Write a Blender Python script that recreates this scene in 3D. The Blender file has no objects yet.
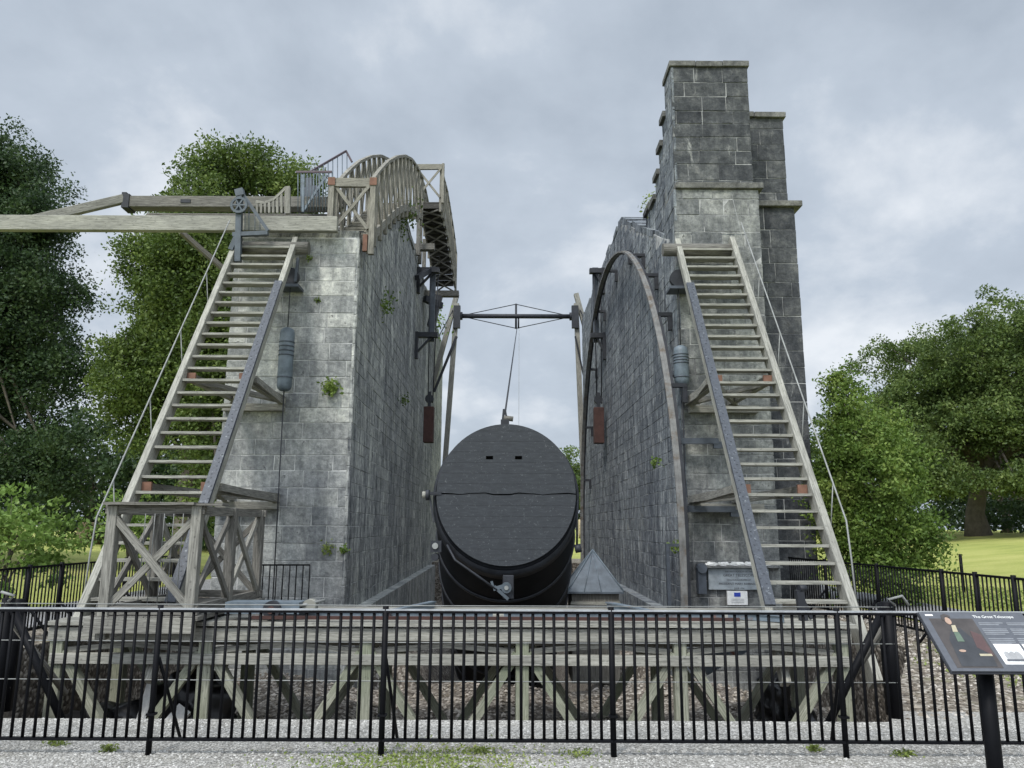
import bpy, bmesh, math, random
import numpy as np
from mathutils import Vector, Matrix
random.seed(7); RNG = np.random.default_rng(7)
R = math.radians
SC = bpy.context.scene
COL = SC.collection

# ------------------------------------------------------------------ camera
F_PX, PITCH, ROLL, EYE = 769.0, R(10.6), R(0.25), 1.6
cd = bpy.data.cameras.new('camera'); cam = bpy.data.objects.new('camera', cd); COL.objects.link(cam)
cd.sensor_width = 36.0; cd.lens = 36.0 * F_PX / 1024.0; cd.clip_start = 0.05; cd.clip_end = 3000
CAMM = Matrix.Translation((0, 0, EYE)) @ Matrix.Rotation(R(90) + PITCH, 4, 'X') @ Matrix.Rotation(ROLL, 4, 'Z')
cam.matrix_world = CAMM; SC.camera = cam
def at(px, py, Y):
    """survey point: where the sight line through a photo pixel meets the vertical plane at distance Y"""
    d = CAMM.to_3x3() @ Vector((px - 512.0, 384.0 - py, -F_PX)); t = Y / d.y
    return Vector((d.x * t, Y, EYE + d.z * t))

# ------------------------------------------------------------------ world, sun, exposure
SUN_EL, SUN_AZ = R(52), R(205)      # azimuth from +Y, clockwise: behind the camera, to the left
w = bpy.data.worlds.new('World'); SC.world = w; w.use_nodes = True
nt = w.node_tree; nt.nodes.clear()
def N(nt, t, **k):
    n = nt.nodes.new(t)
    for a, v in k.items(): setattr(n, a, v)
    return n
sky = N(nt, 'ShaderNodeTexSky', sky_type='NISHITA', sun_disc=False)
sky.sun_elevation = SUN_EL; sky.sun_rotation = SUN_AZ; sky.dust_density = 3.0
tc = N(nt, 'ShaderNodeTexCoord'); sep = N(nt, 'ShaderNodeSeparateXYZ')
nt.links.new(tc.outputs['Generated'], sep.inputs[0])
# cloud layer: direction projected on a flat ceiling
addz = N(nt, 'ShaderNodeMath', operation='ADD'); addz.inputs[1].default_value = 0.55
absz = N(nt, 'ShaderNodeMath', operation='ABSOLUTE')
nt.links.new(sep.outputs[2], absz.inputs[0]); nt.links.new(absz.outputs[0], addz.inputs[0])
dx = N(nt, 'ShaderNodeMath', operation='DIVIDE'); dy = N(nt, 'ShaderNodeMath', operation='DIVIDE')
for d_, o_ in ((dx, 0), (dy, 1)):
    nt.links.new(sep.outputs[o_], d_.inputs[0]); nt.links.new(addz.outputs[0], d_.inputs[1])
cmb = N(nt, 'ShaderNodeCombineXYZ'); nt.links.new(dx.outputs[0], cmb.inputs[0]); nt.links.new(dy.outputs[0], cmb.inputs[1])
n1 = N(nt, 'ShaderNodeTexNoise'); n1.inputs['Scale'].default_value = 2.7; n1.inputs['Detail'].default_value = 8; n1.inputs['Roughness'].default_value = .55; n1.inputs['Distortion'].default_value = .15
nt.links.new(cmb.outputs[0], n1.inputs['Vector'])
cr = N(nt, 'ShaderNodeValToRGB'); e = cr.color_ramp.elements
e[0].position = .36; e[0].color = (4.0, 4.6, 5.4, 1); e[1].position = .66; e[1].color = (7.9, 8.3, 8.8, 1)
m_ = cr.color_ramp.elements.new(.52); m_.color = (5.1, 5.75, 6.6, 1)
nt.links.new(n1.outputs['Fac'], cr.inputs[0])
mix = N(nt, 'ShaderNodeMix', data_type='RGBA'); mix.inputs[0].default_value = .93
nt.links.new(sky.outputs[0], mix.inputs[6]); nt.links.new(cr.outputs[0], mix.inputs[7])
vd = N(nt, 'ShaderNodeVectorMath', operation='DOT_PRODUCT'); nt.links.new(tc.outputs['Generated'], vd.inputs[0])
vd.inputs[1].default_value = (math.sin(SUN_AZ) * math.cos(SUN_EL), math.cos(SUN_AZ) * math.cos(SUN_EL), math.sin(SUN_EL))
gl = N(nt, 'ShaderNodeMapRange', interpolation_type='SMOOTHSTEP'); gl.inputs['From Min'].default_value = .1; gl.inputs['From Max'].default_value = 1.0
gl.inputs['To Min'].default_value = 1.0; gl.inputs['To Max'].default_value = 3.2; nt.links.new(vd.outputs['Value'], gl.inputs['Value'])
gm = N(nt, 'ShaderNodeVectorMath', operation='SCALE'); nt.links.new(mix.outputs[2], gm.inputs[0]); nt.links.new(gl.outputs[0], gm.inputs['Scale'])
bg = N(nt, 'ShaderNodeBackground'); bg.inputs[1].default_value = .060
nt.links.new(gm.outputs[0], bg.inputs[0])
wo = N(nt, 'ShaderNodeOutputWorld'); nt.links.new(bg.outputs[0], wo.inputs[0])

sl = bpy.data.lights.new('sun', 'SUN'); sl.energy = 1.5; sl.angle = R(11); sl.color = (1, .965, .91)
so = bpy.data.objects.new('sun', sl); COL.objects.link(so)
sd = Vector((math.sin(SUN_AZ) * math.cos(SUN_EL), math.cos(SUN_AZ) * math.cos(SUN_EL), math.sin(SUN_EL)))
so.rotation_euler = sd.to_track_quat('Z', 'Y').to_euler(); so.location = (0, -20, 40)
vs = SC.view_settings; vs.view_transform = 'Standard'; vs.look = 'None'; vs.gamma = 1; vs.exposure = 0.88
vs.use_curve_mapping = False

# ------------------------------------------------------------------ materials
def newmat(name):
    m = bpy.data.materials.new(name); m.use_nodes = True; t = m.node_tree
    return m, t, t.nodes['Principled BSDF']
def ramp(t, src, stops):
    r = N(t, 'ShaderNodeValToRGB'); el = r.color_ramp.elements
    el[0].position, el[0].color = stops[0][0], (*stops[0][1], 1)
    el[1].position, el[1].color = stops[-1][0], (*stops[-1][1], 1)
    for p, c in stops[1:-1]:
        q = el.new(p); q.color = (*c, 1)
    t.links.new(src, r.inputs[0]); return r.outputs[0]
def noise(t, vec, scale, detail=4, rough=.55, dist=0):
    n = N(t, 'ShaderNodeTexNoise'); n.inputs['Scale'].default_value = scale; n.inputs['Detail'].default_value = detail
    n.inputs['Roughness'].default_value = rough; n.inputs['Distortion'].default_value = dist
    if vec is not None: t.links.new(vec, n.inputs['Vector'])
    return n.outputs['Fac']
def mapping(t, vec, sc, loc=(0, 0, 0)):
    m = N(t, 'ShaderNodeMapping'); m.inputs['Scale'].default_value = sc; m.inputs['Location'].default_value = loc
    t.links.new(vec, m.inputs['Vector']); return m.outputs[0]
def mixc(t, fac, a, b, mode='MIX'):
    m = N(t, 'ShaderNodeMix', data_type='RGBA', blend_type=mode)
    for i, v in ((0, fac), (6, a), (7, b)):
        if hasattr(v, 'is_output'): t.links.new(v, m.inputs[i])
        elif i == 0: m.inputs[0].default_value = v
        else: m.inputs[i].default_value = (*v, 1)
    return m.outputs[2]
def bump(t, b, h, strength=.5, dist=.02):
    n = N(t, 'ShaderNodeBump'); n.inputs['Strength'].default_value = strength; n.inputs['Distance'].default_value = dist
    t.links.new(h, n.inputs['Height']); t.links.new(n.outputs[0], b.inputs['Normal'])
def math_(t, op, a, b=None):
    n = N(t, 'ShaderNodeMath', operation=op)
    for i, v in enumerate((a, b)):
        if v is None: continue
        if hasattr(v, 'is_output'): t.links.new(v, n.inputs[i])
        else: n.inputs[i].default_value = v
    return n.outputs[0]
def pos(t): return N(t, 'ShaderNodeNewGeometry').outputs['Position']

def wood(name, dark, mid, light, green=0.0, rough=.85):
    m, t, b = newmat(name)
    uv = N(t, 'ShaderNodeUVMap').outputs[0]
    g = noise(t, mapping(t, uv, (2.2, 38, 1)), 1.6, 6, .65, .3)
    l = noise(t, mapping(t, uv, (.9, 2.2, 1)), 1.0, 4, .6)
    c = ramp(t, g, [(.28, dark), (.5, mid), (.75, light)])
    c = mixc(t, .75, c, ramp(t, l, [(.25, (.5, .5, .5)), (.5, (.85, .85, .84)), (.8, (1.25, 1.24, 1.2))]), 'MULTIPLY')
    if green:
        k = noise(t, pos(t), .9, 4, .6)
        c = mixc(t, ramp(t, k, [(.42, (0, 0, 0)), (.65, (green,) * 3)]), c, (.13, .16, .09))
    sp = ramp(t, noise(t, mapping(t, uv, (5, 8, 1)), 3, 3), [(.3, (.25, .25, .25)), (.4, (1, 1, 1))])
    c = mixc(t, .6, c, sp, 'MULTIPLY')
    t.links.new(c, b.inputs['Base Color']); b.inputs['Roughness'].default_value = rough
    bump(t, b, g, .6, .006); return m
def metal(name, col, rough=.5, metallic=.0, rust=0.0, rustcol=(.16, .06, .03), sc=6, spec=.4):
    m, t, b = newmat(name); p = pos(t)
    n = noise(t, p, sc, 5, .65)
    c = ramp(t, n, [(.25, tuple(x * .6 for x in col)), (.5, col), (.8, tuple(min(1, x * 1.45) for x in col))])
    if rust:
        c = mixc(t, ramp(t, noise(t, p, sc * .6, 6, .7), [(.62 - .3 * rust, (0, 0, 0)), (.72 - .2 * rust, (1, 1, 1))]), c, rustcol)
    t.links.new(c, b.inputs['Base Color']); b.inputs['Roughness'].default_value = rough; b.inputs['Metallic'].default_value = metallic; b.inputs['Specular IOR Level'].default_value = spec
    bump(t, b, n, .25, .004); return m
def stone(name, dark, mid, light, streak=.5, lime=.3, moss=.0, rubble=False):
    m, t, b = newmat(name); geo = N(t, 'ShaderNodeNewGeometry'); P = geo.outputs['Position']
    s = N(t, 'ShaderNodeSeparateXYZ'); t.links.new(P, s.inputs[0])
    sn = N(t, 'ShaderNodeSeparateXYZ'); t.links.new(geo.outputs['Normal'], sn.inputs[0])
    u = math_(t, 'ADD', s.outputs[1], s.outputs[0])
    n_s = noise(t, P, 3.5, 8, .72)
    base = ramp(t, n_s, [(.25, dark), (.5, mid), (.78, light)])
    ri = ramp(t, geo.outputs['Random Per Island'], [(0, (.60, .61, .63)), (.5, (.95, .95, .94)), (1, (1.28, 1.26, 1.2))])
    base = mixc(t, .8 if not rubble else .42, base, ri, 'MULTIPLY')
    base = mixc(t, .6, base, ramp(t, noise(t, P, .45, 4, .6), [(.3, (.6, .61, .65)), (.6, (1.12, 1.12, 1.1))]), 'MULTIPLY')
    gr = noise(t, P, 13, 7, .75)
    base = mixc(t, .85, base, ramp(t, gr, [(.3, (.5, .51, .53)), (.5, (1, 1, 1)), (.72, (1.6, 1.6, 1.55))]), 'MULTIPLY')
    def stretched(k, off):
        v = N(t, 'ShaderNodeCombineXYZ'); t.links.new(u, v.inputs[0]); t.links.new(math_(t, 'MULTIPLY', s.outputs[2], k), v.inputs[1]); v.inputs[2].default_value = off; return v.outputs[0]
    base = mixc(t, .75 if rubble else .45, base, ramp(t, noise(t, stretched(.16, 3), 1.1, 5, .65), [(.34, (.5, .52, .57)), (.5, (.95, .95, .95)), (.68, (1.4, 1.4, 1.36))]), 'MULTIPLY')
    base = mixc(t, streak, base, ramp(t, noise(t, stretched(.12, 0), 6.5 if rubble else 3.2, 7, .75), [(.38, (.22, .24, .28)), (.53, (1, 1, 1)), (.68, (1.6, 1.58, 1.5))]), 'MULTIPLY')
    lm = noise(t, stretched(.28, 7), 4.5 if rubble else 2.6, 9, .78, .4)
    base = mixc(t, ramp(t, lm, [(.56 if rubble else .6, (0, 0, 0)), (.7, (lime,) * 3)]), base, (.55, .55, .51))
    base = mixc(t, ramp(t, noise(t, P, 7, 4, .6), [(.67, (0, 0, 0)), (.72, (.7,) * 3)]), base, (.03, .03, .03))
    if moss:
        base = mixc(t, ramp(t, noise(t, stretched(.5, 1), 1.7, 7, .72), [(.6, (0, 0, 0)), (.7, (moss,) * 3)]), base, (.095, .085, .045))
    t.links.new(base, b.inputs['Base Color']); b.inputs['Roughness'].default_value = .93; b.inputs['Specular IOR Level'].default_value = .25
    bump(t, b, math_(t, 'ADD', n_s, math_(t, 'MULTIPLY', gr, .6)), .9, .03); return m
def ground(name, cols, stone_sc=45, weed=0.0, weedcol=(.08, .09, .03)):
    m, t, b = newmat(name); p = pos(t)
    v = N(t, 'ShaderNodeTexVoronoi'); v.inputs['Scale'].default_value = stone_sc; t.links.new(p, v.inputs['Vector'])
    sep_ = N(t, 'ShaderNodeSeparateColor'); t.links.new(v.outputs['Color'], sep_.inputs[0])
    c = ramp(t, sep_.outputs[0], cols)
    c = mixc(t, .55, c, ramp(t, noise(t, p, 1.4, 6, .65), [(.3, (.62, .6, .56)), (.7, (1.2, 1.2, 1.2))]), 'MULTIPLY')
    c = mixc(t, .75, c, ramp(t, v.outputs['Distance'], [(.25, (1, 1, 1)), (.8, (.45, .44, .42))]), 'MULTIPLY')
    if weed:
        c = mixc(t, ramp(t, noise(t, p, 1.1, 8, .75), [(.52, (0, 0, 0)), (.66, (weed,) * 3)]), c, weedcol)
    t.links.new(c, b.inputs['Base Color']); b.inputs['Roughness'].default_value = .95
    bump(t, b, math_(t, 'MULTIPLY', v.outputs['Distance'], -1), 1.0, .015); return m
def leafmat(name, a, b_, c_, trans=.35):
    m, t, b = newmat(name)
    n = noise(t, pos(t), 1.1, 3, .6); oi = N(t, 'ShaderNodeUVMap').outputs[0]
    s = N(t, 'ShaderNodeSeparateXYZ'); t.links.new(oi, s.inputs[0])
    f = math_(t, 'ADD', math_(t, 'MULTIPLY', n, .8), math_(t, 'MULTIPLY', s.outputs[0], .2))
    c = ramp(t, f, [(.25, a), (.5, b_), (.75, c_)])
    t.links.new(c, b.inputs['Base Color']); b.inputs['Roughness'].default_value = .55
    b.inputs['Specular IOR Level'].default_value = .3
    tr = N(t, 'ShaderNodeBsdfTranslucent'); t.links.new(c, tr.inputs[0])
    mx = N(t, 'ShaderNodeMixShader'); mx.inputs[0].default_value = trans
    t.links.new(b.outputs[0], mx.inputs[1]); t.links.new(tr.outputs[0], mx.inputs[2])
    t.links.new(mx.outputs[0], t.nodes['Material Output'].inputs[0]); return m
def flat(name, col, rough=.6):
    m, t, b = newmat(name)
    n = noise(t, pos(t), 30, 4, .6)
    t.links.new(ramp(t, n, [(.3, tuple(x * .85 for x in col)), (.7, tuple(min(1, x * 1.1) for x in col))]), b.inputs['Base Color'])
    b.inputs['Roughness'].default_value = rough; return m

M = {}
M['wood'] = wood('weathered timber', (.07, .068, .06), (.225, .218, .19), (.40, .39, .35))
M['woodpale'] = wood('pale painted timber', (.10, .10, .088), (.275, .27, .235), (.44, .435, .39))
M['wooddark'] = wood('old grey oak', (.035, .033, .029), (.135, .128, .112), (.29, .28, .25))
M['woodgreen'] = wood('green stained timber', (.10, .10, .075), (.26, .265, .205), (.42, .425, .35), green=.5)
M['woodgallery'] = wood('gallery timber', (.065, .061, .052), (.215, .203, .17), (.39, .375, .32))
M['black'] = metal('black iron paint', (.0035, .0037, .005), .55, spec=.12)
M['railsheen'] = metal('rail top sheen', (.30, .31, .32), .45)  # light reflected by the black rail's top, put into a pale colour
M['tube'] = metal('tarred tube staves', (.006, .007, .009), .6, sc=3, spec=.10)
M['cover'] = None
M['steel'] = metal('blue grey steel paint', (.11, .137, .16), .5, rust=.15)
M['steeldark'] = metal('dark blue steel', (.055, .065, .08), .5)
M['iron'] = metal('iron', (.022, .024, .029), .55, spec=.3)
M['rack'] = metal('chipped dark steel', (.045, .052, .064), .55, rust=.08, rustcol=(.22, .24, .25), sc=30)
M['stepdark'] = wood('very dark timber', (.012, .011, .010), (.04, .037, .033), (.10, .095, .08))  # darker than the other timbers, for gallery steps seen from below
M['arcface'] = metal('weathered rail face', (.15, .15, .145), .7, rust=.4, rustcol=(.10, .08, .06))
M['plum'] = metal('plum brown metal', (.07, .05, .06), .6)
M['hoist'] = metal('dark blue grey paint', (.06, .075, .088), .5)
M['cyl'] = metal('grey blue cylinder paint', (.10, .125, .145), .5)
M['void'] = metal('slot black', (.001, .001, .001), .95, spec=.0)
M['galv'] = metal('galvanised cable', (.22, .225, .215), .6)
M['rust'] = metal('rusty iron', (.055, .026, .021), .85)
M['orange'] = metal('red lead end grain', (.15, .078, .052), .8)
M['white'] = flat('white paint', (.7, .7, .68))
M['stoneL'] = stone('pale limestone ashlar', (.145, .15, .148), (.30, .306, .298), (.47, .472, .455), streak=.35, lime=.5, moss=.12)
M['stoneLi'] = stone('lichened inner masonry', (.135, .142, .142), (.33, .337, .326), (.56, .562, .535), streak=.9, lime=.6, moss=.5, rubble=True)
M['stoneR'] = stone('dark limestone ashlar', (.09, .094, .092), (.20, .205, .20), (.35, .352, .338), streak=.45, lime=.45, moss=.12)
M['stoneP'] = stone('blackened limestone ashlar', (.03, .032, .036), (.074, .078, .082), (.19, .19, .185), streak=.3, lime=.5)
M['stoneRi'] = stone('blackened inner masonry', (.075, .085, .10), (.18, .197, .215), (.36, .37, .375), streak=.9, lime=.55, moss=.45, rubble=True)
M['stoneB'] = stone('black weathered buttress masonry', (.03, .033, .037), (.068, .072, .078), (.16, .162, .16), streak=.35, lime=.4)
M['cap'] = stone('coping stone', (.05, .05, .048), (.115, .115, .11), (.21, .21, .20), streak=.2, lime=.4)
def mortarmat(name, a_, b_):
    m, t, b = newmat(name); t.links.new(ramp(t, noise(t, pos(t), 1.6, 6, .7), [(.4, a_), (.6, b_)]), b.inputs['Base Color']); b.inputs['Roughness'].default_value = .95; return m
M['mortarL'] = mortarmat('pale mortar', (.24, .245, .24), (.54, .54, .52)); M['mortarR'] = mortarmat('grey mortar', (.10, .103, .105), (.42, .42, .405))
M['gravel'] = ground('grey gravel', [(.0, (.24, .235, .22)), (.5, (.38, .37, .345)), (1, (.54, .53, .50))], 50, weed=.25, weedcol=(.16, .15, .09))
M['soil'] = ground('brown stony ground', [(.0, (.07, .055, .04)), (.5, (.19, .16, .125)), (1, (.40, .37, .32))], 22, weed=.75, weedcol=(.12, .12, .045))
M['pit'] = ground('pit rubble', [(.0, (.06, .05, .04)), (.5, (.18, .155, .13)), (1, (.42, .39, .35))], 20, weed=.3, weedcol=(.07, .05, .03))
M['path'] = ground('path gravel', [(.0, (.22, .22, .23)), (1, (.42, .42, .43))], 60)
M['dust'] = ground('trodden fine gravel', [(.0, (.32, .312, .295)), (.5, (.38, .372, .35)), (1, (.45, .44, .415))], 95, weed=.2, weedcol=(.2, .18, .12))
M['slate'] = metal('slate blue lead', (.075, .092, .11), .5)
M['bale'] = ground('straw', [(.0, (.42, .33, .19)), (1, (.66, .55, .36))], 18)
M['tarp'] = metal('black tarpaulin', (.008, .008, .009), .35, spec=.5)
M['plaque'] = metal('grey slate plaque', (.26, .29, .31), .5)
M['letter'] = flat('dark letters', (.045, .05, .06))
M['signbase'] = flat('dark sign print', (.075, .08, .092), .35)
M['signbrown'] = metal('dark brown print', (.05, .043, .04), .4, sc=9)
M['signred'] = metal('dull red print', (.075, .042, .04), .4, sc=9)
M['coat'] = metal('painted coat', (.032, .034, .038), .4, sc=9)
M['skin'] = flat('print skin tone', (.34, .23, .17), .4)
M['signgreen'] = flat('print green', (.09, .13, .09), .4)
M['signcream'] = flat('print cream', (.36, .32, .22), .4)
M['signgrey'] = flat('print pale grey', (.20, .21, .225), .4)
M['signwhite'] = flat('print white', (.72, .72, .7), .4)
M['signmid'] = flat('print mid grey', (.28, .28, .28), .4)
M['blue'] = flat('flag blue', (.02, .05, .35), .5)
M['bark'] = metal('bark', (.11, .095, .075), .95, sc=4)
M['leafdark'] = leafmat('dark leaves', (.016, .034, .016), (.038, .07, .025), (.09, .135, .045))
M['leafmid'] = leafmat('olive green leaves', (.026, .050, .012), (.088, .135, .028), (.22, .28, .07))
M['leafbright'] = leafmat('bright green leaves', (.07, .13, .02), (.15, .24, .05), (.28, .36, .10))
M['leafshrub'] = leafmat('fresh green leaves', (.035, .07, .012), (.11, .18, .032), (.27, .34, .085))
M['leafoak'] = leafmat('oak leaves', (.026, .050, .012), (.085, .13, .032), (.20, .25, .07))
M['weed'] = leafmat('weed leaves', (.10, .14, .03), (.20, .26, .06), (.36, .38, .14))
def lawnmat():
    m, t, b = newmat('lawn'); p = pos(t)
    c = ramp(t, noise(t, mapping(t, p, (.25, .5, 1)), 1.0, 5, .6), [(.3, (.20, .235, .045)), (.5, (.30, .325, .075)), (.72, (.40, .39, .12))])
    c = mixc(t, .6, c, ramp(t, noise(t, p, 14, 6, .8), [(.3, (.55, .6, .5)), (.7, (1.25, 1.2, 1.2))]), 'MULTIPLY')
    t.links.new(c, b.inputs['Base Color']); b.inputs['Roughness'].default_value = .95
    bump(t, b, noise(t, p, 20, 5, .8), .8, .05); return m
M['lawn'] = lawnmat()
def covermat():
    m, t, b = newmat('tarred boards'); p = pos(t)
    g = noise(t, mapping(t, p, (5, 3, 22)), 1.0, 9, .75)
    c = ramp(t, g, [(.3, (.026, .029, .033)), (.55, (.037, .041, .046)), (.78, (.056, .062, .068))])
    br = N(t, 'ShaderNodeTexNoise'); br.inputs['Scale'].default_value = 17; br.inputs['Detail'].default_value = 10; br.inputs['Roughness'].default_value = .8
    t.links.new(mapping(t, p, (1.2, 1, 1.6)), br.inputs['Vector'])
    c = mixc(t, ramp(t, br.outputs['Fac'], [(.585, (0, 0, 0)), (.66, (.5,) * 3)]), c, (.24, .25, .25))
    s = N(t, 'ShaderNodeSeparateXYZ'); t.links.new(p, s.inputs[0])
    fr = math_(t, 'FRACT', math_(t, 'MULTIPLY', s.outputs[2], 5.6))
    ln = math_(t, 'LESS_THAN', fr, .022)
    c = mixc(t, math_(t, 'MULTIPLY', ln, .6), c, (.008, .008, .009))
    t.links.new(c, b.inputs['Base Color']); b.inputs['Roughness'].default_value = .62
    b.inputs['Specular IOR Level'].default_value = .25; bump(t, b, math_(t, 'SUBTRACT', g, ln), .5, .006); return m
M['cover'] = covermat()

# ------------------------------------------------------------------ mesh building
class MB:
    def __init__(s): s.v = []; s.f = []; s.uv = []; s.sm = []; s.mi = []; s.cur = 0
    def quad(s, idx, uvs, smooth=False): s.f.append(idx); s.uv.append(uvs); s.sm.append(smooth); s.mi.append(s.cur)
    def bar(s, a, b, wd, ht, up=(0, 0, 1), jit=0.0035):
        a = Vector(a); b = Vector(b); d = b - a; L = d.length; d.normalize(); up = Vector(up)
        if abs(d.dot(up)) > .97: up = Vector((0, 1, 0))
        x = d.cross(up).normalized(); z = x.cross(d).normalized()
        k = len(s.v); ou, ov = random.random() * 50, random.random() * 50
        jit = min(jit, .05 * min(wd, ht)) if jit < .004 else jit
        for e_, (p, sg) in enumerate(((a, 1), (b, -1))):
            for sx, sz in ((-1, -1), (1, -1), (1, 1), (-1, 1)):
                jj = random.uniform(-jit, jit)
                s.v.append(p + x * (sx * wd / 2 + jj) + z * (sz * ht / 2 + jj))
        W = [wd, ht, wd, ht]; acc = 0
        for i in range(4):
            j = (i + 1) % 4
            s.quad((k + i, k + j, k + 4 + j, k + 4 + i), [(ou, ov + acc), (ou, ov + acc + W[i]), (ou + L, ov + acc + W[i]), (ou + L, ov + acc)]); acc += W[i]
        s.quad((k + 3, k + 2, k + 1, k), [(ou, ov), (ou + .02, ov), (ou + .02, ov + ht), (ou, ov + ht)])
        s.quad((k + 4, k + 5, k + 6, k + 7), [(ou, ov), (ou + .02, ov), (ou + .02, ov + ht), (ou, ov + ht)])
        return s
    def box(s, x0, x1, y0, y1, z0, z1):
        dx_, dy_, dz_ = x1 - x0, y1 - y0, z1 - z0
        cx, cy, cz = (x0 + x1) / 2, (y0 + y1) / 2, (z0 + z1) / 2
        if dx_ >= dy_ and dx_ >= dz_: return s.bar((x0, cy, cz), (x1, cy, cz), dy_, dz_)
        if dy_ >= dz_: return s.bar((cx, y0, cz), (cx, y1, cz), dx_, dz_)
        return s.bar((cx, cy, z0), (cx, cy, z1), dx_, dy_, up=(0, 1, 0))
    def tube(s, pts, r, n=8, cap=True, r2=None):
        pts = [Vector(p) for p in pts]; k0 = len(s.v); m = len(pts); ln = 0; ou = random.random() * 40
        px = None
        for i, p in enumerate(pts):
            d = (pts[min(i + 1, m - 1)] - pts[max(i - 1, 0)]).normalized()
            if px is None:
                u = Vector((0, 0, 1)) if abs(d.z) < .9 else Vector((1, 0, 0)); px = d.cross(u).normalized()
            px = (px - d * px.dot(d)).normalized(); py = d.cross(px)
            rr = r[i] if isinstance(r, (list, tuple)) else r
            for j in range(n):
                a = 2 * math.pi * j / n; s.v.append(p + px * (math.cos(a) * rr) + py * (math.sin(a) * rr))
            if i:
                L = (pts[i] - pts[i - 1]).length
                for j in range(n):
                    q = (j + 1) % n; a0 = k0 + (i - 1) * n; a1 = k0 + i * n
                    s.quad((a0 + j, a0 + q, a1 + q, a1 + j), [(ou + ln, j * .05), (ou + ln, j * .05 + .05), (ou + ln + L, j * .05 + .05), (ou + ln + L, j * .05)], True)
                ln += L
        if cap:
            s.quad(tuple(k0 + j for j in reversed(range(n))), [(0, 0)] * n)
            e_ = k0 + (m - 1) * n; s.quad(tuple(e_ + j for j in range(n)), [(0, 0)] * n)
        return s
    def prism(s, poly, a, b, axis='x'):
        """poly of 2-D points extruded from a to b along axis; axis x: poly=(y,z); axis y: poly=(x,z); axis z: poly=(x,y)"""
        def P(p, t): return Vector((t, p[0], p[1])) if axis == 'x' else Vector((p[0], t, p[1])) if axis == 'y' else Vector((p[0], p[1], t))
        k = len(s.v); n = len(poly)
        for p in poly: s.v.append(P(p, a))
        for p in poly: s.v.append(P(p, b))
        s.quad(tuple(k + i for i in range(n)), [tuple(p) for p in poly]); s.quad(tuple(k + n + i for i in reversed(range(n))), [tuple(p) for p in reversed(poly)])
        for i in range(n):
            j = (i + 1) % n; L = math.dist(poly[i], poly[j])
            s.quad((k + i, k + n + i, k + n + j, k + j), [(0, 0), (b - a, 0), (b - a, L), (0, L)])
        return s
    def build(s, name, mat, parent=None, bevel=0, fixn=False):
        me = bpy.data.meshes.new(name); org = ORG.get(parent.name, Vector((0, 0, 0))) if parent else Vector((0, 0, 0))
        me.from_pydata([tuple(v - org) for v in s.v], [], s.f)
        ul = me.uv_layers.new(name='UVMap'); fl = [c for u in s.uv for p in u for c in p]
        ul.data.foreach_set('uv', fl); me.polygons.foreach_set('use_smooth', s.sm)
        for m_ in (mat if isinstance(mat, list) else [mat]): me.materials.append(m_)
        me.polygons.foreach_set('material_index', s.mi); me.validate(); me.update()
        if fixn:
            bm = bmesh.new(); bm.from_mesh(me); bmesh.ops.recalc_face_normals(bm, faces=bm.faces); bm.to_mesh(me); bm.free()
        o = bpy.data.objects.new(name, me); COL.objects.link(o)
        if parent: o.parent = parent; ORG[o.name] = org
        if bevel:
            md = o.modifiers.new('bevel', 'BEVEL'); md.width = bevel; md.segments = 1; md.limit_method = 'ANGLE'
        return o
ORG = {}
def thing(name, label, cat, loc=(0, 0, 0), group=None):
    o = bpy.data.objects.new(name, None); COL.objects.link(o); o.location = loc; o.empty_display_size = .2
    o['label'] = label; o['category'] = cat
    if group: o['group'] = group
    ORG[o.name] = Vector(loc); return o
def tag(o, label, cat, group=None):
    o['label'] = label; o['category'] = cat
    if group: o['group'] = group
    return o
def struct(o, kind='structure'): o['kind'] = kind; return o
def textmesh(txt, size, mat, parent, M4, name='lettering', align='CENTER', thick=.001):
    c = bpy.data.curves.new('t', 'FONT'); c.body = txt; c.size = size; c.align_x = align; c.extrude = thick; c.resolution_u = 2
    o = bpy.data.objects.new('t', c); COL.objects.link(o); bpy.context.view_layer.update()
    me = bpy.data.meshes.new_from_object(o.evaluated_get(bpy.context.evaluated_depsgraph_get()))
    bpy.data.objects.remove(o); me.name = name; me.transform(Matrix.Translation(-ORG[parent.name]) @ M4)
    me.materials.clear(); me.materials.append(mat)
    q = bpy.data.objects.new(name, me); COL.objects.link(q); q.parent = parent; ORG[q.name] = ORG[parent.name]; return q
def copyobj(o, parent, off=(0, 0, 0)):
    c = o.copy(); COL.objects.link(c); c.parent = parent; c.location = Vector(o.location) + Vector(off); return c

# ------------------------------------------------------------------ ground
def shx(Y): return -0.015 * (Y - 16.2)           # the walls run a touch west of the camera axis
XL, XR, YF, YB = -3.41, 3.62, 16.2, 35.5         # inner faces, front and far end of the walls
g = bmesh.new()
hole = [(-4.5, 6.9), (3.2, 6.9), (5.45, 11.0), (5.45, 16.45), (4.2, 16.45), (3.9, 37), (-4.1, 37), (-3.9, 16.45), (-6.5, 16.45), (-6.5, 10.6)]
outer = [(-7.5, -6), (7.2, -6), (7.2, 11), (7.2, 16.5), (7.2, 20), (7.2, 42), (-7.5, 42), (-7.5, 20), (-7.5, 16.5), (-7.5, 10.6)]
hv = [g.verts.new((x, y, 0)) for x, y in hole]; ov = [g.verts.new((x, y, 0)) for x, y in outer]
for i in range(10):
    j = (i + 1) % 10; g.faces.new((ov[i], ov[j], hv[j], hv[i]))
bmesh.ops.recalc_face_normals(g, faces=g.faces)
me = bpy.data.meshes.new('ground'); g.to_mesh(me); g.free(); me.materials.append(M['soil'])
for p in me.polygons:
    if p.normal.z < 0: p.flip()
o = bpy.data.objects.new('ground', me); COL.objects.link(o); struct(o)
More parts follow.
